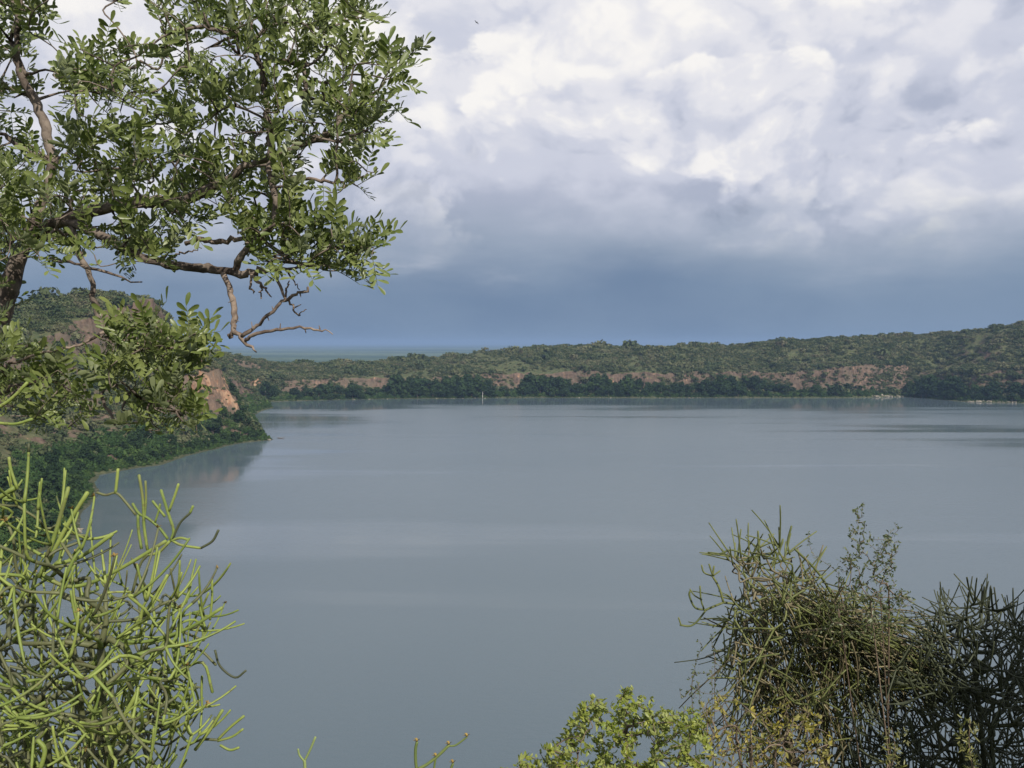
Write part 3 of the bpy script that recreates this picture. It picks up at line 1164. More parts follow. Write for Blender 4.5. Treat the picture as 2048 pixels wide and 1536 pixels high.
def compound_leaf(rg, size):
    """pinnate leaf: stalk and three to five pairs of leaflets with one at the end"""
    mb = MB()
    n = rg.integers(3, 6)
    L = size * (0.55 + 0.14 * n)
    t = np.linspace(0, 1, 7)
    sag = 0.10 * rg.normal()
    ax = np.stack([t * L, sag * L * t * t, -0.12 * L * t * t], -1)
    mb.add(*tube(ax, np.linspace(0.0011, 0.0006, 7), 3, False))
    for k in range(n + 1):
        s = 0.24 + 0.76 * k / n
        c = np.array([np.interp(s, t, ax[:, i]) for i in range(3)])
        for side in ((1, -1) if k < n else (0,)):
            ll = size * (0.42 + 0.12 * rg.random()) * (0.8 + 0.25 * s)
            V, T, Q = leaflet(ll, ll * (0.34 + 0.08 * rg.random()), 0.25 + 0.35 * rg.random(), 0.16 * rg.normal())
            ang = side * (0.85 + 0.25 * rg.random()) if side else 0.15 * rg.normal()
            tilt = 0.45 * rg.random() + 0.1
            d = np.array([math.cos(ang), math.sin(ang), tilt])
            Fm = frame(d, np.array([0.15 * rg.normal() - 0.25, 0.25 * rg.normal(), 1.0]))
            mb.add(V @ Fm.T + c, T, Q)
    return np.concatenate(mb.V), [np.concatenate(mb.T), np.concatenate(mb.Q)]


def apply(V, Fm, pos, s=1.0):
    return (V * s) @ Fm.T + pos


def set_frame(o, Fm, pos, s=1.0):
    from mathutils import Matrix
    M = Matrix.Identity(4)
    for i in range(3):
        for j in range(3):
            M[i][j] = float(Fm[i, j] * s)
        M[i][3] = float(pos[i])
    o.matrix_world = M


def plant_root(name, xy, label, cat, group=None):
    z = ground_z(*xy)
    o = bpy.data.objects.new(name, None)
    COL.objects.link(o)
    o.location = (xy[0], xy[1], z)
    tag(o, label, cat, group)
    return o, np.array([xy[0], xy[1], z])


def leaves_on(root, base, items, metas, mat, part='leaf', rest='foliage', nmax=300):
    """items = (variant, frame, position, scale): the ones that show largest become parts, the rest one part"""
    meshes = []
    for V, Fl in metas:
        me = np_mesh(part, V, Fl)
        me.materials.append(mat)
        meshes.append(me)
    score = []
    for k, Fm, pos, s in items:
        a, b, d = pix(pos)
        vis = -40 < a < 2090 and -40 < b < 1580
        score.append((s / d) if vis else 0)
    order = np.argsort(-np.array(score))
    sel = set(order[:nmax].tolist())
    mb = MB()
    for i, (k, Fm, pos, s) in enumerate(items):
        if i in sel:
            o = obj(part, meshes[k], parent=root)
            set_frame(o, Fm, pos - base, s)
            o.matrix_parent_inverse.identity()
            from mathutils import Matrix
            M = Matrix.Identity(4)
            for a in range(3):
                for b in range(3):
                    M[a][b] = float(Fm[a, b] * s)
                M[a][3] = float((pos - base)[a])
            o.matrix_basis = M
        else:
            V, Fl = metas[k]
            mb.add(apply(V, Fm, pos - base, s), Fl[0] if len(Fl) else None, Fl[1] if len(Fl) > 1 else None)
    if mb.n:
        tag(obj(rest, mb.mesh(rest), mat, root), kind='stuff')


# ---- the tree that leans in from the left edge
def build_tree():
    rg = np.random.default_rng(21)
    root, base = plant_root('broadleaf_tree', (-1.75, 2.35), 'leafy tree with pinnate leaves and twisted bare branches leaning over the crater edge', 'tree')
    g = Graph()
    last = []

    def limb(pts, name='branch', mat=M_BARK, sides=10, jit=0.004, live=True, par=None):
        """pts: (px, py, depth, radius in photo pixels)"""
        q = np.array([list(P(a, b, d)) + [r * d / F] for a, b, d, r in pts])
        q = smooth_path(q, 5)
        pos, rad = q[:, :3], q[:, 3]
        pos = pos + rg.normal(size=pos.shape) * jit * np.linspace(0.3, 1, len(pos))[:, None]
        rad = rad * (0.74 if live else 0.85) * (1 + 0.07 * rg.normal(size=len(rad)))
        mb = MB()
        mb.add(*tube(pos - base, np.maximum(rad, 0.0012), sides))
        last.append(obj(name, mb.mesh(name, True), mat, par or root))
        if live:
            g.path(pos[::2])
        return pos, rad

    b0 = pix(base)
    # trunk: rises just outside the frame and enters at its left edge
    limb([(b0[0], b0[1] + 20, 2.35, 46), (-190, 1150, 2.38, 42), (-110, 900, 2.40, 36), (-45, 740, 2.42, 30), (5, 620, 2.42, 25), (32, 530, 2.42, 23), (58, 470, 2.42, 20), (85, 410, 2.44, 15), (105, 330, 2.45, 13),
          (95, 270, 2.46, 13), (75, 210, 2.46, 12), (46, 160, 2.45, 10), (33, 110, 2.44, 8), (36, 40, 2.44, 7), (20, -60, 2.44, 5)], 'trunk', sides=12, jit=0.003)
    limb([(56, 474, 2.42, 17), (130, 440, 2.36, 16), (220, 412, 2.30, 16), (300, 404, 2.26, 17), (370, 398, 2.24, 14), (430, 372, 2.22, 11), (490, 335, 2.2, 9), (560, 305, 2.2, 10), (620, 285, 2.2, 10), (662, 264, 2.2, 10), (690, 225, 2.2, 7), (705, 170, 2.2, 5)])
    limb([(130, 440, 2.36, 14), (200, 470, 2.3, 13), (270, 510, 2.26, 12), (335, 528, 2.24, 12), (395, 535, 2.22, 12), (445, 541, 2.20, 11), (490, 545, 2.2, 10), (540, 538, 2.2, 6), (600, 533, 2.2, 4), (650, 500, 2.2, 3)])
    limb([(468, 543, 2.21, 10), (482, 515, 2.18, 10), (505, 485, 2.16, 9), (548, 452, 2.14, 8), (548, 400, 2.14, 8), (541, 340, 2.14, 8), (540, 290, 2.15, 8), (533, 230, 2.16, 7), (528, 160, 2.18, 6), (512, 100, 2.2, 7), (490, 20, 2.2, 6), (480, -40, 2.2, 5)])
    limb([(530, 170, 2.18, 5), (505, 95, 2.15, 6), (475, 72, 2.12, 7), (430, 60, 2.1, 6), (370, 56, 2.1, 4), (310, 85, 2.1, 2)])
    limb([(446, 546, 2.2, 7), (460, 580, 2.17, 7), (468, 625, 2.15, 7), (469, 660, 2.14, 6), (488, 680, 2.13, 5), (516, 702, 2.12, 1.5)], mat=M_DEAD, live=False)
    limb([(469, 655, 2.14, 5), (465, 668, 2.14, 5), (458, 676, 2.14, 3)], mat=M_DEAD, live=False)
    limb([(484, 672, 2.13, 4.5), (520, 645, 2.12, 4.2), (560, 610, 2.11, 4), (590, 590, 2.11, 4), (620, 577, 2.11, 3)], mat=M_DEAD, live=False)
    limb([(492, 680, 2.13, 5), (520, 664, 2.11, 4.2), (575, 656, 2.1, 3.4), (630, 658, 2.1, 2.8), (662, 664, 2.1, 0.8)], mat=M_DEAD, live=False)
    limb([(548, 535, 2.2, 4), (563, 580, 2.17, 3.5), (583, 612, 2.16, 2.6), (598, 628, 2.16, 1.8), (612, 618, 2.16, 0.8)], mat=M_DEAD, live=False)
    limb([(576, 538, 2.2, 2.4), (585, 560, 2.19, 1.8), (602, 578, 2.18, 0.9)], mat=M_DEAD, live=False)
    limb([(500, 546, 2.2, 4), (520, 566, 2.18, 3.5), (545, 594, 2.17, 1.2)], mat=M_DEAD, live=False)
    limb([(522, 568, 2.18, 2.5), (524, 594, 2.17, 1.8)], mat=M_DEAD, live=False)
    limb([(504, 548, 2.2, 3), (501, 575, 2.19, 2.5), (507, 588, 2.19, 1.6)], mat=M_DEAD, live=False)
    limb([(570, 600, 2.115, 3), (572, 580, 2.12, 2.4), (575, 565, 2.12, 1.4)], mat=M_DEAD, live=False)
    bare = last[-11:-1]
    for a, b, dx, dy in ((505, 658, -2, -14), (535, 633, 3, 8), (547, 622, -3, -9), (600, 586, 2, 8), (560, 657, 1, -10), (610, 657, 2, 9), (640, 659, -2, -8), (466, 600, -9, 5), (470, 640, 8, 2), (590, 615, 12, -6)):
        limb([(a, b, 2.115, 2.0), (a + dx, b + dy, 2.115, 0.8)], 'twig', M_DEAD, 5, 0.0, False, bare[0] if a < 480 else (bare[3] if b > 650 else bare[2]))
    limb([(370, 488, 2.26, 5), (400, 478, 2.25, 6), (425, 484, 2.25, 6), (455, 482, 2.22, 6), (490, 476, 2.2, 5)], mat=M_DEAD, live=False)
    limb([(338, 522, 2.25, 2.6), (355, 508, 2.25, 2.4), (380, 503, 2.25, 2), (402, 498, 2.25, 1)], mat=M_DEAD, live=False)
    limb([(590, 355, 2.2, 4), (630, 362, 2.16, 4.5), (685, 364, 2.14, 3.5), (715, 355, 2.14, 2), (755, 340, 2.14, 1)], mat=M_DEAD)
    limb([(140, 438, 2.36, 10), (155, 500, 2.3, 9), (178, 545, 2.26, 7), (184, 590, 2.24, 7), (196, 630, 2.22, 7), (212, 668, 2.2, 7), (218, 720, 2.18, 6), (205, 790, 2.16, 5), (230, 850, 2.16, 3)])
    limb([(212, 662, 2.2, 4), (160, 690, 2.2, 3.6), (110, 700, 2.2, 3.4), (60, 715, 2.24, 3.4), (0, 740, 2.3, 4)], mat=M_DEAD)
    limb([(218, 720, 2.18, 5), (280, 700, 2.12, 4), (345, 690, 2.08, 3), (390, 670, 2.05, 2)])
    limb([(212, 760, 2.17, 5), (270, 790, 2.1, 4), (330, 810, 2.06, 3), (385, 850, 2.04, 2)])
    limb([(100, 518, 2.3, 3), (160, 530, 2.22, 3.6), (215, 545, 2.2, 3.2), (284, 568, 2.18, 1.5)], mat=M_DEAD, live=False)
    limb([(-40, 800, 2.42, 9), (40, 770, 2.3, 7), (100, 760, 2.24, 5), (150, 790, 2.2, 3.5), (160, 840, 2.2, 2)])
    limb([(105, 320, 2.45, 7), (50, 300, 2.5, 6), (10, 270, 2.5, 5), (-40, 250, 2.5, 4)])
    limb([(70, 200, 2.46, 6), (40, 185, 2.48, 6), (0, 165, 2.5, 5), (-50, 120, 2.5, 4)])
    limb([(50, 150, 2.45, 4), (90, 142, 2.42, 3), (160, 138, 2.36, 2.2), (230, 150, 2.3, 1.5)])
    # leafy regions of the photograph
    regions = [
        ([(-60, -40), (112, -40), (108, 55), (60, 120), (20, 140), (-60, 150)], 46, 2.2, 2.6),
        ([(-60, 120), (40, 150), (70, 300), (60, 340), (-60, 400)], 26, 2.35, 2.7),
        ([(95, 120), (150, 95), (260, 80), (290, 130), (330, 60), (300, 20), (300, -40), (715, -40), (735, 30), (745, 80), (730, 100), (800, 95), (835, 90), (825, 170), (780, 200),
          (790, 240), (740, 270), (720, 320), (690, 330), (650, 250), (600, 310), (585, 390), (550, 450), (470, 430), (400, 390), (360, 490), (320, 530), (260, 550), (150, 530), (50, 520),
          (-40, 540), (-60, 380), (90, 340), (130, 220)], 530, 1.98, 2.55),
        ([(470, 460), (560, 430), (640, 440), (690, 470), (745, 470), (755, 530), (690, 545), (560, 535), (500, 515)], 84, 2.0, 2.25),
        ([(195, 660), (300, 650), (395, 660), (400, 690), (380, 740), (395, 810), (400, 870), (310, 870), (240, 830), (200, 740)], 84, 1.95, 2.25),
        ([(-50, 650), (60, 700), (170, 780), (165, 850), (80, 865), (-50, 800)], 50, 2.1, 2.4),
        ([(-50, 420), (50, 480), (30, 640), (-50, 680)], 22, 2.3, 2.6),
        ([(640, 345), (720, 340), (725, 395), (650, 390)], 7, 2.1, 2.2),
        ([(190, -40), (300, -40), (270, 10), (200, 25)], 8, 2.3, 2.45),
    ]
    n0 = len(g.p)
    tgt = np.concatenate([poly_points(rg, pl, n, a, b, 16) for pl, n, a, b in regions])
    g.attach(rg, tgt, 0.06, 0.06, 0.3)
    runs, tips = g.paths()
    mb = MB()
    items = []
    metas = [compound_leaf(rg, 0.061) for _ in range(12)]
    for run in runs:
        if all(i < n0 for i in run):
            continue
        run = [i for k, i in enumerate(run) if i >= n0 or (k + 1 < len(run) and run[k + 1] >= n0)]
        pts = np.array([g.p[i] for i in run])
        if len(pts) < 2:
            continue
        rad = np.array([min(0.0065, 0.0014 * tips[i] ** 0.5) for i in run])
        sp = smooth_path(np.concatenate([pts, rad[:, None]], 1), 3)
        mb.add(*tube(sp[:, :3] - base, sp[:, 3], 5))
        # leaves along the outer part of the twig
        L = np.concatenate([[0], np.cumsum(np.linalg.norm(np.diff(sp[:, :3], axis=0), axis=1))])
        reach = min(L[-1], 0.22)
        nl = max(4, int(reach / 0.034))
        for k in range(nl + 1):
            s = L[-1] - reach * (1 - k / nl)
            pos = np.array([np.interp(s, L, sp[:, i]) for i in range(3)])
            i = min(int(np.searchsorted(L, s)), len(sp) - 1)
            tdir = sp[i, :3] - sp[max(0, i - 1), :3]
            tdir = tdir / max(np.linalg.norm(tdir), 1e-9)
            rnd = rg.normal(size=3)
            d = tdir * (0.9 if k == nl else 0.35) + np.array([0.22, -0.05, 0.42]) + rnd * 0.50
            items.append((int(rg.integers(0, 12)), frame(d, np.array([0.28, -0.62, 0.72]) + rg.normal(size=3) * 0.38), pos, 0.55 + 0.65 * rg.random()))
    tag(obj('twigs', mb.mesh('twigs', True), M_BARK, root), kind='stuff')
    leaves_on(root, base, items, metas, M_LEAF)
    return len(items)


print('leaves', build_tree())


# ---- pencil-stemmed euphorbias
def stem_parts(root, base, tubes, nmax=300, part='stem', rest='inner_stems', sides=6):
    """tubes = (points, radii, material): those that show largest become parts, the rest one part for each material"""
    score = []
    for pts, rad, mat in tubes:
        q = pix(pts)
        ins = ((q[:, 0] > -20) & (q[:, 0] < 2068) & (q[:, 1] > -20) & (q[:, 1] < 1556)).mean()
        ln = np.abs(np.diff(q[:, :2], axis=0)).sum()
        score.append(ins * ln * float(np.mean(rad)) / float(q[:, 2].mean()))
    sel = set(np.argsort(-np.array(score))[:nmax].tolist())
    left = {}
    for i, (pts, rad, mat) in enumerate(tubes):
        V, T, Q = tube(pts - base, rad, sides)
        if i in sel:
            mb = MB()
            mb.add(V, T, Q)
            obj(part, mb.mesh(part, True), mat, root)
        else:
            left.setdefault(mat.name, (mat, MB()))[1].add(V, T, Q)
    for mat, mb in left.values():
        tag(obj(rest, mb.mesh(rest, True), mat, root), kind='stuff')


def pencil(rg, a, d, L, r, curl=0.5):
    """one finger of stem: leaves its node sideways and bends upwards"""
    d = d / np.linalg.norm(d)
    n = 7
    pts = [np.array(a, float)]
    up = np.array([0, 0, 1.0])
    side = rg.normal(size=3) * 0.10
    for k in range(n):
        d = d + (up * curl + side) * (1.0 / n)
        d = d / np.linalg.norm(d)
        pts.append(pts[-1] + d * L / n)
    rad = np.full(n + 1, r) * np.linspace(1.0, 0.70, n + 1) * (1 + 0.05 * rg.normal(size=n + 1))
    rad[0] *= 1.18
    return np.array(pts), rad


FLOWERS = []
for _i in range(3):
    _rg = np.random.default_rng(70 + _i)
    _mb = MB()
    for _k in range(7):
        _d = _rg.normal(size=3)
        _d[2] = abs(_d[2])
        _d /= np.linalg.norm(_d)
        _V, _T, _Q = leaflet(0.012, 0.006, 0.5, 0.2)
        _mb.add(_V @ frame(_d, np.array([0.1, 0.2, 1.0])).T, _T, _Q)
    FLOWERS.append(_mb.mesh('flower_head'))
    FLOWERS[-1].materials.append(M_EU_TIP)


def build_euphorbia(name, seed, xy, label, regions, r_tip, L_tip, mats, traced=(), n_tip=(1, 4), flowers=0.15, w=0.12, curl=0.7, seg=0.09, rmax=0.016, jit=0.5, group=None, nmax=300, out=0.9, sides=6):
    rg = np.random.default_rng(seed)
    root, base = plant_root(name, xy, label, 'succulent bush', group)
    g = Graph()
    tubes = []
    # a few main stems fanning from the root
    allp = np.concatenate([poly_points(rg, pl, n, a, b, gp) for pl, n, a, b, gp in regions])
    cen = allp.mean(0)
    n_main = 5
    for k in range(n_main):
        t = allp[rg.integers(0, len(allp))] * 0.6 + cen * 0.4
        m = base * 0.5 + t * 0.5 + rg.normal(size=3) * 0.1
        m[2] = base[2] + (t[2] - base[2]) * 0.45
        g.path(smooth_path([base + rg.normal(size=3) * 0.02, m, t], 5))
    g.attach(rg, allp, w, seg, jit, 0.10)
    for tp in traced:
        pts = smooth_path(np.array([P(a, b, d) for a, b, d in tp[0]]), 4)
        tubes.append((pts, np.full(len(pts), tp[1]), mats[tp[2]] if len(tp) > 2 else mats[0]))
    runs, tips = g.paths()
    ends = []
    for run in runs:
        pts = np.array([g.p[i] for i in run])
        if len(pts) < 2:
            continue
        rad = np.array([min(rmax, r_tip * 0.95 * tips[i] ** 0.26) for i in run])
        # cut a long run into joints
        sp = smooth_path(np.concatenate([pts, rad[:, None]], 1), 3)
        step = max(7, int(rg.integers(8, 16)))
        for a in range(0, len(sp) - 1, step):
            b = min(len(sp), a + step + 1)
            if b - a < 2:
                continue
            young = tips[run[min(len(run) - 1, (a + b) // 6)]] < 3
            tubes.append((sp[a:b, :3], sp[a:b, 3], mats[0] if young and rg.random() < 0.75 else mats[1]))
        d = pts[-1] - pts[-2]
        ends.append((pts[-1], d / max(np.linalg.norm(d), 1e-9)))
        if len(pts) > 4 and rg.random() < 0.7:
            k = len(pts) // 2
            ends.append((pts[k], rg.normal(size=3)))
    fl = []
    for p, d in ends:
        for k in range(rg.integers(n_tip[0], n_tip[1] + 1)):
            dd = d * 0.6 + rg.normal(size=3) * out * 0.6 + np.array([0, 0, 0.35])
            L = L_tip * (0.5 + 0.9 * rg.random())
            pts, rad = pencil(rg, p, dd, L, r_tip * (0.85 + 0.3 * rg.random()), curl)
            tubes.append((pts, rad, mats[0] if rg.random() < 0.85 else mats[1]))
            if rg.random() < 0.2:
                tubes.append((pts[-2:], rad[-2:] * 1.06, mats[2]))
            if rg.random() < flowers:
                fl.append((pts[-1], pts[-1] - pts[-2]))
    stem_parts(root, base, tubes, nmax, sides=sides)
    for p, d in fl[:90]:
        o = obj('flower_head', FLOWERS[int(rg.integers(0, 3))], parent=root)
        from mathutils import Matrix
        Fm = frame(d, rg.normal(size=3))
        Fm = np.stack([Fm[:, 2], Fm[:, 1], Fm[:, 0]], 1)
        M = Matrix.Identity(4)
        for i in range(3):
            for j in range(3):
                M[i][j] = float(Fm[i, j]) * (r_tip / 0.0045)
            M[i][3] = float((p - base)[i])
        o.matrix_basis = M
    return len(tubes)


D1 = 1.75
TR = [  # stems that can be followed one by one against the water: (pixels, radius in m, material)
    ([(265, 1185, D1), (280, 1130, D1), (297, 1108, D1)], 0.0032, 1), ([(297, 1110, D1), (318, 1104, D1), (340, 1082, D1)], 0.0032),
    ([(85, 1150, D1), (130, 1172, D1), (180, 1166, D1), (250, 1132, D1), (332, 1082, D1)], 0.0042), ([(340, 1082, D1), (360, 1076, D1), (378, 1080, D1)], 0.0029),
    ([(346, 1082, D1), (362, 1090, D1), (392, 1095, D1), (402, 1096, D1)], 0.0027), ([(402, 1096, D1), (425, 1082, D1), (437, 1060, D1)], 0.0026, 2),
    ([(342, 1080, D1), (347, 1060, D1), (337, 1028, D1), (322, 980, D1)], 0.0032), ([(338, 1022, D1), (350, 990, D1), (357, 968, D1)], 0.0029),
    ([(336, 1078, D1), (318, 1055, D1), (295, 1036, D1), (278, 1027, D1), (265, 1007, D1)], 0.0029), ([(272, 1030, D1), (252, 1005, D1), (233, 986, D1), (212, 990, D1), (194, 985, D1)], 0.0027, 1),
    ([(231, 986, D1), (234, 960, D1), (236, 938, D1)], 0.0032), ([(295, 1100, D1), (288, 1050, D1), (286, 1000, D1), (278, 950, D1)], 0.0030), ([(288, 1045, D1), (292, 1000, D1), (291, 962, D1)], 0.0024),
    ([(283, 1098, D1), (277, 1060, D1), (276, 1030, D1)], 0.0030), ([(345, 1078, D1), (360, 1046, D1), (380, 1026, D1)], 0.0026, 2), ([(380, 1026, D1), (386, 1012, D1)], 0.0029),
    ([(330, 1033, D1), (318, 1018, D1), (305, 1002, D1)], 0.0027), ([(310, 1045, D1), (318, 1020, D1), (320, 1008, D1)], 0.0024),
    ([(110, 1128, 1.6), (160, 1114, 1.6), (225, 1068, 1.6)], 0.0038), ([(78, 1155, 1.7), (105, 1085, 1.7), (137, 975, 1.7)], 0.0042), ([(88, 1142, 1.7), (135, 1050, 1.7), (175, 985, 1.7)], 0.0045),
    ([(30, 975, 1.8), (-10, 1000, 1.8)], 0.005), ([(35, 978, 1.8), (22, 940, 1.8), (18, 915, 1.8)], 0.0034),
    ([(240, 1283, 1.7), (300, 1282, 1.7), (380, 1255, 1.7), (445, 1215, 1.7)], 0.0037), ([(245, 1280, 1.7), (300, 1210, 1.7), (335, 1150, 1.7)], 0.0032),
    ([(420, 1240, 1.8), (424, 1200, 1.8), (424, 1158, 1.8)], 0.0027), ([(430, 1300, 1.8), (440, 1332, 1.8), (470, 1355, 1.8), (492, 1341, 1.8)], 0.0024, 2), ([(360, 1290, 1.8), (400, 1300, 1.8), (432, 1330, 1.8)], 0.0027, 1),
    ([(435, 1480, 1.8), (460, 1455, 1.8), (488, 1432, 1.8)], 0.0029), ([(435, 1482, 1.8), (465, 1473, 1.8), (486, 1458, 1.8)], 0.0027), ([(440, 1490, 1.8), (460, 1500, 1.8), (478, 1495, 1.8)], 0.0027),
    ([(360, 1500, 1.8), (400, 1480, 1.8), (437, 1480, 1.8)], 0.0030, 1), ([(390, 1500, 1.75), (420, 1460, 1.75), (445, 1420, 1.75)], 0.0034), ([(405, 1420, 1.8), (403, 1390, 1.8), (404, 1352, 1.8)], 0.0027),
    ([(300, 1338, 1.75), (350, 1345, 1.75), (405, 1325, 1.75), (425, 1385, 1.75)], 0.0030), ([(80, 1540, 1.5), (90, 1500, 1.5), (75, 1480, 1.5)], 0.0042), ([(215, 1536, 1.6), (235, 1460, 1.6), (275, 1385, 1.6)], 0.0045),
    ([(185, 1380, 1.7), (210, 1420, 1.7), (230, 1470, 1.7)], 0.0037), ([(-20, 1440, 1.6), (40, 1430, 1.6), (90, 1405, 1.6)], 0.0037), ([(-10, 845, 1.8), (30, 848, 1.8), (65, 838, 1.8)], 0.0034), ([(-30, 830, 1.8), (20, 800, 1.8), (55, 765, 1.8)], 0.0036),
]
REG = [
    ([(-80, 1000), (60, 990), (120, 1050), (180, 1060), (190, 1110), (90, 1160), (-80, 1200)], 60, 1.5, 2.0, 16),
    ([(-80, 1160), (90, 1150), (230, 1160), (310, 1190), (320, 1300), (370, 1400), (330, 1560), (300, 1700), (-80, 1700)], 800, 1.45, 2.4, 8),
    ([(310, 1190), (400, 1180), (420, 1260), (380, 1330), (410, 1420), (400, 1500), (340, 1480), (330, 1300)], 60, 1.6, 2.0, 12),
]
print('left euphorbia', build_euphorbia('pencil_euphorbia', 31, (-0.95, 1.95), 'bright green pencil-stemmed euphorbia with yellow flower tips beneath the leafy tree', REG, 0.0028, 0.10, (M_EU_GREEN, M_EU_OLD, M_EU3), TR, (1, 3), 0.12, rmax=0.0078))

D2 = 4.3
TR2 = [
    ([(1447, 1205, D2), (1420, 1216, D2), (1412, 1220, D2)], 0.006, 0), ([(1447, 1205, D2), (1438, 1175, D2), (1425, 1152, D2)], 0.006, 0), ([(1425, 1152, D2), (1408, 1145, D2), (1403, 1130, D2)], 0.0045, 0),
    ([(1425, 1152, D2), (1428, 1132, D2)], 0.0045, 0), ([(1425, 1150, D2), (1418, 1128, D2)], 0.0045, 0), ([(1425, 1152, D2), (1440, 1142, D2)], 0.0045, 0), ([(1412, 1220, D2), (1390, 1215, D2), (1379, 1192, D2), (1380, 1182, D2)], 0.0055, 0),
    ([(1408, 1218, D2), (1402, 1200, D2), (1400, 1172, D2)], 0.0045, 0), ([(1404, 1200, D2), (1388, 1190, D2), (1380, 1178, D2)], 0.004, 0), ([(1412, 1220, D2), (1395, 1242, D2), (1380, 1252, D2), (1360, 1250, D2)], 0.005, 0),
    ([(1362, 1250, D2), (1357, 1235, D2)], 0.004, 0), ([(1500, 1215, D2), (1470, 1208, D2), (1447, 1205, D2)], 0.0065, 0),
    ([(1680, 1220, D2), (1640, 1150, D2), (1590, 1098, D2)], 0.0065, 0), ([(1580, 1110, D2), (1575, 1085, D2), (1583, 1052, D2)], 0.005, 0), ([(1520, 1130, D2), (1517, 1090, D2), (1516, 1062, D2)], 0.005, 0),
    ([(1560, 1125, D2), (1548, 1095, D2), (1538, 1068, D2)], 0.005, 0), ([(1540, 1140, D2), (1556, 1110, D2), (1566, 1078, D2)], 0.005, 0), ([(1500, 1115, D2), (1465, 1100, D2), (1440, 1108, D2)], 0.005, 0),
]
REG2 = [
    ([(1450, 1115), (1500, 1095), (1560, 1090), (1590, 1130), (1640, 1180), (1560, 1220), (1480, 1190)], 110, 4.0, 4.7, 9),
    ([(1450, 1215), (1480, 1190), (1600, 1200), (1680, 1240), (1700, 1330), (1640, 1420), (1480, 1400), (1440, 1330)], 230, 3.9, 4.8, 9),
    ([(1640, 1190), (1720, 1240), (1800, 1290), (1830, 1350), (1720, 1400), (1660, 1300)], 110, 4.1, 4.8, 9),
    ([(1470, 1400), (1700, 1400), (1690, 1640), (1460, 1640)], 170, 4.1, 4.7, 10),
]
print('tangle', build_euphorbia('pencil_euphorbia', 32, (2.05, 4.45), 'olive green pencil-stemmed euphorbia with a tangled mop of drooping stems', REG2, 0.0044, 0.17, (M_EU2, M_EU2_OLD, M_EU3), TR2, (1, 4), 0.0, 0.10, -0.15, 0.12, 0.014, 0.7, out=0.9))
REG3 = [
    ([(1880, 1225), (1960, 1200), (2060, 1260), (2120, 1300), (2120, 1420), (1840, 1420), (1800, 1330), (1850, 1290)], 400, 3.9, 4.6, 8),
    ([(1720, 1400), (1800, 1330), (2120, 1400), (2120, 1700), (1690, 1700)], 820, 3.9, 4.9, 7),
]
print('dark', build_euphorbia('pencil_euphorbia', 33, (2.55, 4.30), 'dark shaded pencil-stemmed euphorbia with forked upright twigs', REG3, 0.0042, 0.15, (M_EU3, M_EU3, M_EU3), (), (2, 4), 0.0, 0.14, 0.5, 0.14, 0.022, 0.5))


# drooping dead stems laid over the tangle, like a combed mop
def build_mop():
    rg = np.random.default_rng(34)
    root, base = plant_root('dry_creeper', (2.2, 4.25), 'mop of dry olive strands draped over the tangled euphorbia', 'creeper')
    tubes = []
    for k in range(900):
        t = rg.random()
        if k % 2:
            a = np.array([1560 + 250 * t + rg.normal() * 26, 1190 + 130 * t + rg.normal() * 30])
            ang = math.radians(28 + 22 * rg.normal())
        else:
            a = np.array([1465 + 250 * rg.random(), 1170 + 240 * rg.random()])
            ang = math.radians(75 + 28 * rg.normal())
        L = 70 + 130 * rg.random()
        d0 = 4.0 + 0.55 * rg.random()
        pts = []
        x, y = a
        for i in range(7):
            pts.append(P(x, y, d0 + 0.02 * i))
            x += math.cos(ang) * L / 6
            y += math.sin(ang) * L / 6
            ang += 0.10 + 0.08 * rg.normal()
        pts = smooth_path(np.array(pts), 2)
        tubes.append((pts, np.linspace(0.0040, 0.0024, len(pts)) * (0.55 + 0.6 * rg.random()), (M_EU2, M_EU2, M_EU2_OLD, M_STRAW, M_EU3)[int(rg.integers(0, 5))]))
    # a stalk that roots it
    st = smooth_path(np.array([base, base * 0.6 + P(1650, 1300, 4.3) * 0.4, P(1650, 1300, 4.3), P(1600, 1220, 4.3)]), 5)
    tubes.append((st, np.linspace(0.012, 0.006, len(st)), M_EU2_OLD))
    stem_parts(root, base, tubes, 300, 'strand', 'strands', 5)


build_mop()


# ---- leafy shrubs
def simple_leaf(L, W, droop=0.1):
    V, T, Q = leaflet(L, W, 0.35, droop, 0.5)
    return V, [np.array(T), np.array(Q)]


def cluster(rg, n, L, W):
    """a tuft of small leaves at a twig joint"""
    mb = MB()
    for k in range(n):
        d = rg.normal(size=3) + np.array([0.7, 0, 0.3])
        V, T, Q = leaflet(L * (0.6 + 0.6 * rg.random()), W, 0.35, 0.15 * rg.normal(), 0.5)
        mb.add(V @ frame(d, np.array([0, 0, 1.0]) + 0.4 * rg.normal(size=3)).T + rg.normal(size=3) * L * 0.15, T, Q)
    return np.concatenate(mb.V), [np.concatenate(mb.T), np.concatenate(mb.Q)]


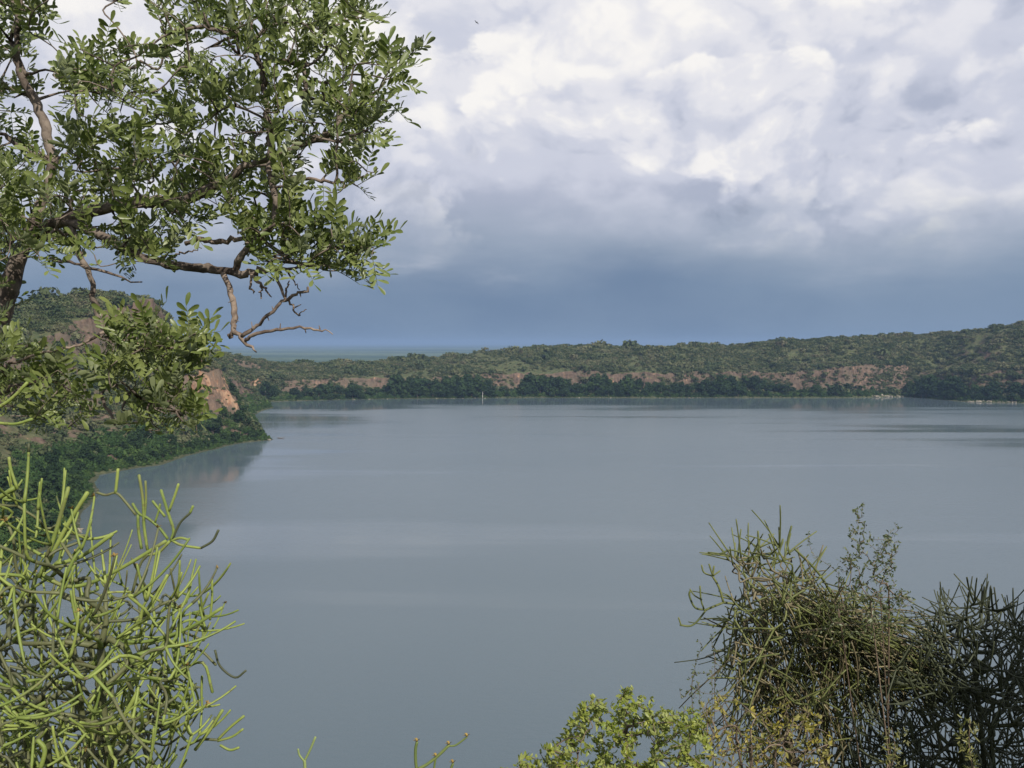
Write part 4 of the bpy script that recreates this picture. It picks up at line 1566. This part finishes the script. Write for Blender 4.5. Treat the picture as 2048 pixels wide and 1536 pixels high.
def build_shrub(name, seed, xy, label, cat, regions, leafmat, r_tip, leaf, every, w=0.10, reach=0.25, n_leaf=(4, 7), traced=(), up=0.3, nmax=300, part='leaf_tuft', seg=0.07, rmax=0.009, twig=None, jit=0.5):
    rg = np.random.default_rng(seed)
    root, base = plant_root(name, xy, label, cat)
    g = Graph()
    allp = np.concatenate([poly_points(rg, pl, n, a, b, gp) for pl, n, a, b, gp in regions])
    cen = allp.mean(0)
    for k in range(4):
        t = allp[rg.integers(0, len(allp))] * 0.6 + cen * 0.4
        m = (base + t) / 2 + rg.normal(size=3) * 0.08
        g.path(smooth_path([base + rg.normal(size=3) * 0.02, m, t], 6))
    for tp in traced:
        g.path(smooth_path(np.array([P(a, b, d) for a, b, d in tp]), 4), len(g.p) - 1 if False else -1)
    g.attach(rg, allp, w, seg, jit)
    runs, tips = g.paths()
    items = []
    metas = [cluster(rg, int(rg.integers(n_leaf[0], n_leaf[1] + 1)), leaf[0], leaf[1]) for _ in range(8)]
    mb = MB()
    tubes = []
    for run in runs:
        pts = np.array([g.p[i] for i in run])
        if len(pts) < 2:
            continue
        rad = np.array([min(rmax, r_tip * tips[i] ** 0.42) for i in run])
        sp = smooth_path(np.concatenate([pts, rad[:, None]], 1), 3)
        tubes.append((sp[:, :3], sp[:, 3], twig or M_TWIG))
        L = np.concatenate([[0], np.cumsum(np.linalg.norm(np.diff(sp[:, :3], axis=0), axis=1))])
        rc = min(L[-1], reach * (0.6 + 0.8 * rg.random()))
        nl = max(2, int(rc / every))
        for k in range(nl + 1):
            s = L[-1] - rc * (1 - k / nl)
            pos = np.array([np.interp(s, L, sp[:, i]) for i in range(3)])
            d = rg.normal(size=3) + np.array([0, 0, up])
            items.append((int(rg.integers(0, 8)), frame(d, rg.normal(size=3)), pos, 0.7 + 0.6 * rg.random()))
    stem_parts(root, base, tubes, 60, 'branch', 'twigs', 5)
    leaves_on(root, base, items, metas, leafmat, part, 'foliage', nmax)
    return len(items)


D3 = 3.3
print('shrub', build_shrub('leafy_shrub', 41, (0.62, 3.35), 'yellow-green small-leaved shrub with grey twigs on the slope below', 'shrub',
      [([(1030, 1520), (1110, 1490), (1170, 1400), (1215, 1395), (1240, 1420), (1290, 1385), (1330, 1420), (1400, 1410), (1420, 1460), (1430, 1560), (1400, 1650), (1040, 1650)], 560, 3.0, 3.6, 6),
       ([(1236, 1370), (1262, 1350), (1275, 1380), (1262, 1400), (1240, 1400)], 6, 3.2, 3.3, 6),
       ([(1000, 1540), (1050, 1515), (1100, 1560), (1000, 1600)], 14, 3.1, 3.4, 8)],
      M_YLEAF, 0.0014, (0.022, 0.0095), 0.020, reach=0.22, n_leaf=(5, 8)))
print('shrub2', build_shrub('twiggy_shrub', 42, (1.35, 3.55), 'twiggy shrub with sparse yellow leaves in front of the tangled euphorbia', 'shrub',
      [([(1400, 1400), (1470, 1385), (1500, 1420), (1600, 1400), (1660, 1450), (1680, 1600), (1420, 1600)], 260, 3.3, 3.8, 8)],
      M_YLEAF2, 0.0015, (0.022, 0.009), 0.055, reach=0.20, n_leaf=(3, 5)))
print('wisp', build_shrub('wispy_shrub', 43, (2.05, 4.0), 'airy shrub of thin stems with tiny leaves rising above the tangled euphorbia', 'shrub',
      [([(1610, 1280), (1660, 1180), (1700, 1060), (1725, 1005), (1735, 1060), (1760, 1100), (1780, 1035), (1800, 1100), (1780, 1160), (1830, 1200), (1810, 1280)], 190, 3.7, 4.0, 7),
       ([(1690, 1130), (1712, 1010), (1728, 1005), (1730, 1070), (1715, 1140)], 22, 3.9, 4.0, 6),
       ([(1730, 1160), (1765, 1080), (1780, 1035), (1800, 1050), (1800, 1110), (1770, 1170)], 30, 3.9, 4.0, 6),
       ([(1760, 1230), (1800, 1180), (1835, 1190), (1820, 1240), (1790, 1270)], 24, 3.9, 4.0, 6),
       ([(1615, 1040), (1625, 1040), (1640, 1150), (1620, 1150)], 4, 3.9, 4.0, 8)],
      M_WISP, 0.0009, (0.018, 0.0075), 0.022, w=0.03, reach=0.45, n_leaf=(2, 3), up=0.4, nmax=0, rmax=0.004, jit=0.25))
print('wisp2', build_shrub('wispy_shrub', 44, (1.15, 3.9), 'small airy shrub with tiny leaves beside the yellow-green shrub', 'shrub',
      [([(1390, 1270), (1440, 1265), (1460, 1380), (1420, 1400), (1340, 1400), (1380, 1340)], 20, 3.8, 4.0, 14)],
      M_WISP, 0.0009, (0.016, 0.007), 0.024, w=0.03, reach=0.35, n_leaf=(2, 3), up=0.4, nmax=0, rmax=0.004, jit=0.25))


def build_sprig(xy, pts, label):
    """a feathery yellow shoot: one stem with rows of fine leaves"""
    rg = np.random.default_rng(int(pts[0][0]))
    root, base = plant_root('feathery_shoot', xy, label, 'shoot')
    q = np.array([P(*p) for p in pts])
    st = smooth_path(np.concatenate([[base, base * 0.5 + q[0] * 0.5 + [0.03, 0, 0]], q]), 8)
    stem_parts(root, base, [(st, np.linspace(0.004, 0.0012, len(st)), M_TWIG)], 5, 'stem', 'stems', 5)
    metas = [cluster(rg, 6, 0.020, 0.0045) for _ in range(4)]
    items = []
    n = len(st)
    for k in range(30):
        i = int(n * (0.55 + 0.45 * k / 30))
        i = min(i, n - 1)
        d = rg.normal(size=3) * np.array([1, 0.6, 0.3]) + np.array([0, 0, 0.5])
        items.append((int(rg.integers(0, 4)), frame(d, rg.normal(size=3)), st[i] + rg.normal(size=3) * np.array([0.022, 0.014, 0.004]), 0.8 + 0.5 * rg.random()))
    leaves_on(root, base, items, metas, M_FERN, 'leaf_tuft', 'foliage', 30)


build_sprig((1.45, 3.0), [(1775, 1600, 3.0), (1782, 1540, 3.0), (1790, 1500, 3.0), (1783, 1455, 3.0)], 'short feathery yellow shoot in front of the dark euphorbia')
build_sprig((1.75, 3.05), [(1950, 1600, 3.05), (1945, 1540, 3.05), (1938, 1490, 3.05), (1940, 1440, 3.05)], 'taller feathery yellow shoot in front of the dark euphorbia')

# ---- stray succulent tips that just reach into the picture over the water
def build_tip(xy, lines, label):
    root, base = plant_root('succulent_shoot', xy, label, 'succulent')
    tubes, first = [], None
    for ln, r, mt in lines:
        q = smooth_path(np.array([P(*p) for p in ln]), 5)
        if first is None:
            first = q[0]
        tubes.append((q, np.full(len(q), r), mt))
    st = smooth_path(np.array([base, base * 0.55 + first * 0.45 + [0.05, 0.03, 0], first]), 8)
    tubes.append((st, np.linspace(0.009, 0.005, len(st)), M_EU_OLD))
    stem_parts(root, base, tubes, 50, sides=8)
    for ln, r, mt in lines:
        if mt is M_EU_GREEN2:
            p = P(*ln[-1])
            o = obj('flower_head', FLOWERS[0], parent=root, loc=tuple(p - base))
            o.scale = (0.9, 0.9, 0.9)


M_EU_GREEN2 = mat_stem('shoot_green', (0.085, 0.125, 0.034), (0.150, 0.190, 0.060))
M_EU_PALE = mat_stem('shoot_pale_green', (0.190, 0.250, 0.090), (0.260, 0.320, 0.120))
build_tip((-0.50, 2.1), [([(610, 1560, 2.1), (610, 1536, 2.1), (609, 1520, 2.1)], 0.0038, M_EU_PALE), ([(609, 1522, 2.1), (620, 1500, 2.1), (631, 1474, 2.1)], 0.0028, M_EU_PALE), ([(608, 1522, 2.1), (599, 1510, 2.1), (596, 1498, 2.1)], 0.0024, M_EU_PALE)],
          'pale forked succulent shoot standing alone before the water')
build_tip((-0.18, 2.0), [([(838, 1560, 2.0), (832, 1530, 2.0), (831, 1500, 2.0), (834, 1484, 2.0)], 0.0036, M_EU_GREEN2), ([(836, 1538, 2.0), (855, 1528, 2.0), (880, 1508, 2.0), (898, 1490, 2.0)], 0.0036, M_EU_GREEN2),
                         ([(898, 1492, 2.0), (912, 1490, 2.0), (934, 1474, 2.0)], 0.0022, M_EU_GREEN2), ([(868, 1545, 2.0), (869, 1530, 2.0), (872, 1514, 2.0)], 0.0026, M_EU_GREEN2), ([(898, 1556, 2.0), (901, 1540, 2.0), (906, 1527, 2.0)], 0.0030, M_EU_GREEN2)],
          'darker branching succulent shoot with brown bud clusters before the water')

# ---- an unseen tree added to the right behind the viewpoint to shade the dark euphorbia
def build_added_shade_tree():
    x, y = 5.9, -0.75
    z = ground_z(x, y)
    t, c = tree_kind(3)
    r = bpy.data.objects.new('added_shade_tree', None)
    COL.objects.link(r)
    r.location = (x, y, z - 0.1)
    r.scale = (6.4, 6.4, 5.6)
    tag(r, 'small bushy tree added out of view to shade the dark euphorbia', 'tree')
    obj('trunk', t, parent=r)
    obj('crown', c, parent=r)


build_added_shade_tree()

# ---- small things on the water's edge
M_STONE = mat_bark('pale_shore_stone', (0.20, 0.18, 0.14), (0.38, 0.34, 0.27), 0.9, 0.6, 0.1)
M_WHITE = mat_bark('weathered_white_wood', (0.45, 0.43, 0.40), (0.68, 0.66, 0.62), 1.5, 0.3, 0.02)


def boulder(i):
    rg = np.random.default_rng(500 + i)
    import bmesh
    bm = bmesh.new()
    bmesh.ops.create_icosphere(bm, subdivisions=2, radius=1.0)
    off = rg.normal(size=3) * 3
    for v_ in bm.verts:
        p = np.array(v_.co)
        k = 1 + 0.35 * math.sin(3.1 * p[0] + off[0]) * math.cos(2.7 * p[1] + off[1]) + 0.2 * math.sin(5.3 * p[2] + off[2]) + 0.05 * rg.normal()
        q = p * k
        v_.co = Vector((q[0], q[1], max(-0.5, q[2] * 0.62)))
    me = bpy.data.meshes.new('boulder')
    bm.to_mesh(me)
    bm.free()
    me.materials.append(M_STONE)
    return me


BOUL = [boulder(i) for i in range(5)]


def put_boulders(pxs, py, n, s0, s1, label, group, spread=6):
    for k in range(n):
        a = random.uniform(*pxs)
        th = _theta(lake(a, py))
        x, y, z = shore_point(th, random.uniform(-0.0, spread))
        s = random.uniform(s0, s1)
        o = obj('boulder', BOUL[random.randrange(5)], loc=(x, y, max(z, 0.0) + 0.1 * s))
        o.scale = (s * random.uniform(0.8, 1.4), s * random.uniform(0.8, 1.2), s * random.uniform(0.6, 1.0))
        o.rotation_euler = (0, 0, random.random() * 6.28)
        tag(o, label, 'boulder', group)


put_boulders((1745, 1805), 794, 22, 1.0, 2.6, 'pale boulder fallen at the foot of the bare layered cliff', 'boulders under the layered cliff', 9)
put_boulders((1900, 2040), 805, 22, 0.9, 2.2, 'pale boulder on the point beside the darkest far trees', 'boulders on the far point', 6)
put_boulders((490, 556), 880, 16, 0.5, 1.2, 'pale boulder at the tip of the wooded headland', 'boulders at the headland', 4)
put_boulders((150, 200), 1060, 14, 0.4, 1.0, 'pale boulder on the near shore below the steep wood', 'boulders on the near shore', 4)
put_boulders((600, 1500), 797, 26, 0.5, 1.2, 'pale boulder at the waterline below the far trees', 'boulders along the far waterline', 4)

th = _theta(lake(963, 796))
x, y, z = shore_point(th, 1.5)
mb = MB()
mb.add(*tube([(0, 0, -1), (0.1, 0, 2.5), (0.0, 0.1, 5.5), (0.25, 0, 9.0)], [0.45, 0.36, 0.26, 0.12], 8))
post = obj('bare_trunk', mb.mesh('bare_trunk', True), M_WHITE, None, (x, y, z))
mb = MB()
mb.add(*tube([(0, 0.1, 5.0), (0.6, 0.2, 6.2), (0.8, 0.2, 7.2)], [0.16, 0.12, 0.05], 6))
obj('branch_stub', mb.mesh('branch_stub', True), M_WHITE, post)
tag(post, 'bleached white dead trunk standing at the far waterline', 'dead tree')
x, y = lake(563, 877)
mb = MB()
mb.add(*tube([(-3.2, 0.6, 0.5), (0, 0, 0.25), (2.6, -0.4, 0.55)], [0.3, 0.26, 0.12], 7))
logo = obj('driftwood_log', mb.mesh('driftwood_log', True), M_DEAD, None, (x, y, 0.0))
mb = MB()
mb.add(*tube([(1.0, -0.1, 0.4), (1.5, 0.3, 1.0), (1.7, 0.4, 1.5)], [0.1, 0.08, 0.03], 5))
obj('branch_stub', mb.mesh('branch_stub', True), M_DEAD, logo)
tag(logo, 'dark driftwood log lying in the water off the headland tip', 'log')


# ---- one bird high over the lake
def build_bird():
    M_BIRD = mat_stem('dark_feathers', (0.02, 0.02, 0.022), (0.04, 0.038, 0.036), 60.0, 0.7)
    root = bpy.data.objects.new('bird', None)
    COL.objects.link(root)
    p = P(953, 45, 60)
    root.location = tuple(p)
    root.rotation_euler = (0.1, 0.5, 0.7)
    mb = MB()
    mb.add(*tube([(0, -0.10, 0), (0, -0.06, 0.004), (0, 0.0, 0.0), (0, 0.06, 0.004), (0, 0.09, 0.012), (0, 0.115, 0.010)], [0.006, 0.018, 0.024, 0.018, 0.014, 0.004], 8))
    obj('body', mb.mesh('body', True), M_BIRD, root)
    for sgn in (1, -1):
        V = [(0.015 * sgn, 0.045, 0.01), (0.015 * sgn, -0.035, 0.01), (0.10 * sgn, 0.06, 0.035), (0.10 * sgn, -0.025, 0.03), (0.20 * sgn, 0.00, 0.02), (0.19 * sgn, -0.035, 0.016)]
        V2 = [(a, b, c - 0.006) for a, b, c in V]
        Q = [(0, 1, 3, 2), (2, 3, 5, 4), (6, 8, 9, 7), (8, 10, 11, 9), (0, 2, 8, 6), (2, 4, 10, 8), (4, 5, 11, 10), (5, 3, 9, 11), (3, 1, 7, 9), (1, 0, 6, 7)]
        obj('wing', np_mesh('wing', V + V2, np.array(Q)), M_BIRD, root)
    obj('tail', np_mesh('tail', [(-0.012, -0.08, 0.002), (0.012, -0.08, 0.002), (0.03, -0.16, 0.0), (-0.03, -0.16, 0.0), (-0.012, -0.08, -0.003), (0.012, -0.08, -0.003), (0.03, -0.16, -0.004), (-0.03, -0.16, -0.004)],
        np.array([(0, 1, 2, 3), (7, 6, 5, 4), (0, 4, 5, 1), (1, 5, 6, 2), (2, 6, 7, 3), (3, 7, 4, 0)])), M_BIRD, root)
    tag(root, 'tiny dark bird flying in front of the white clouds', 'bird')


build_bird()
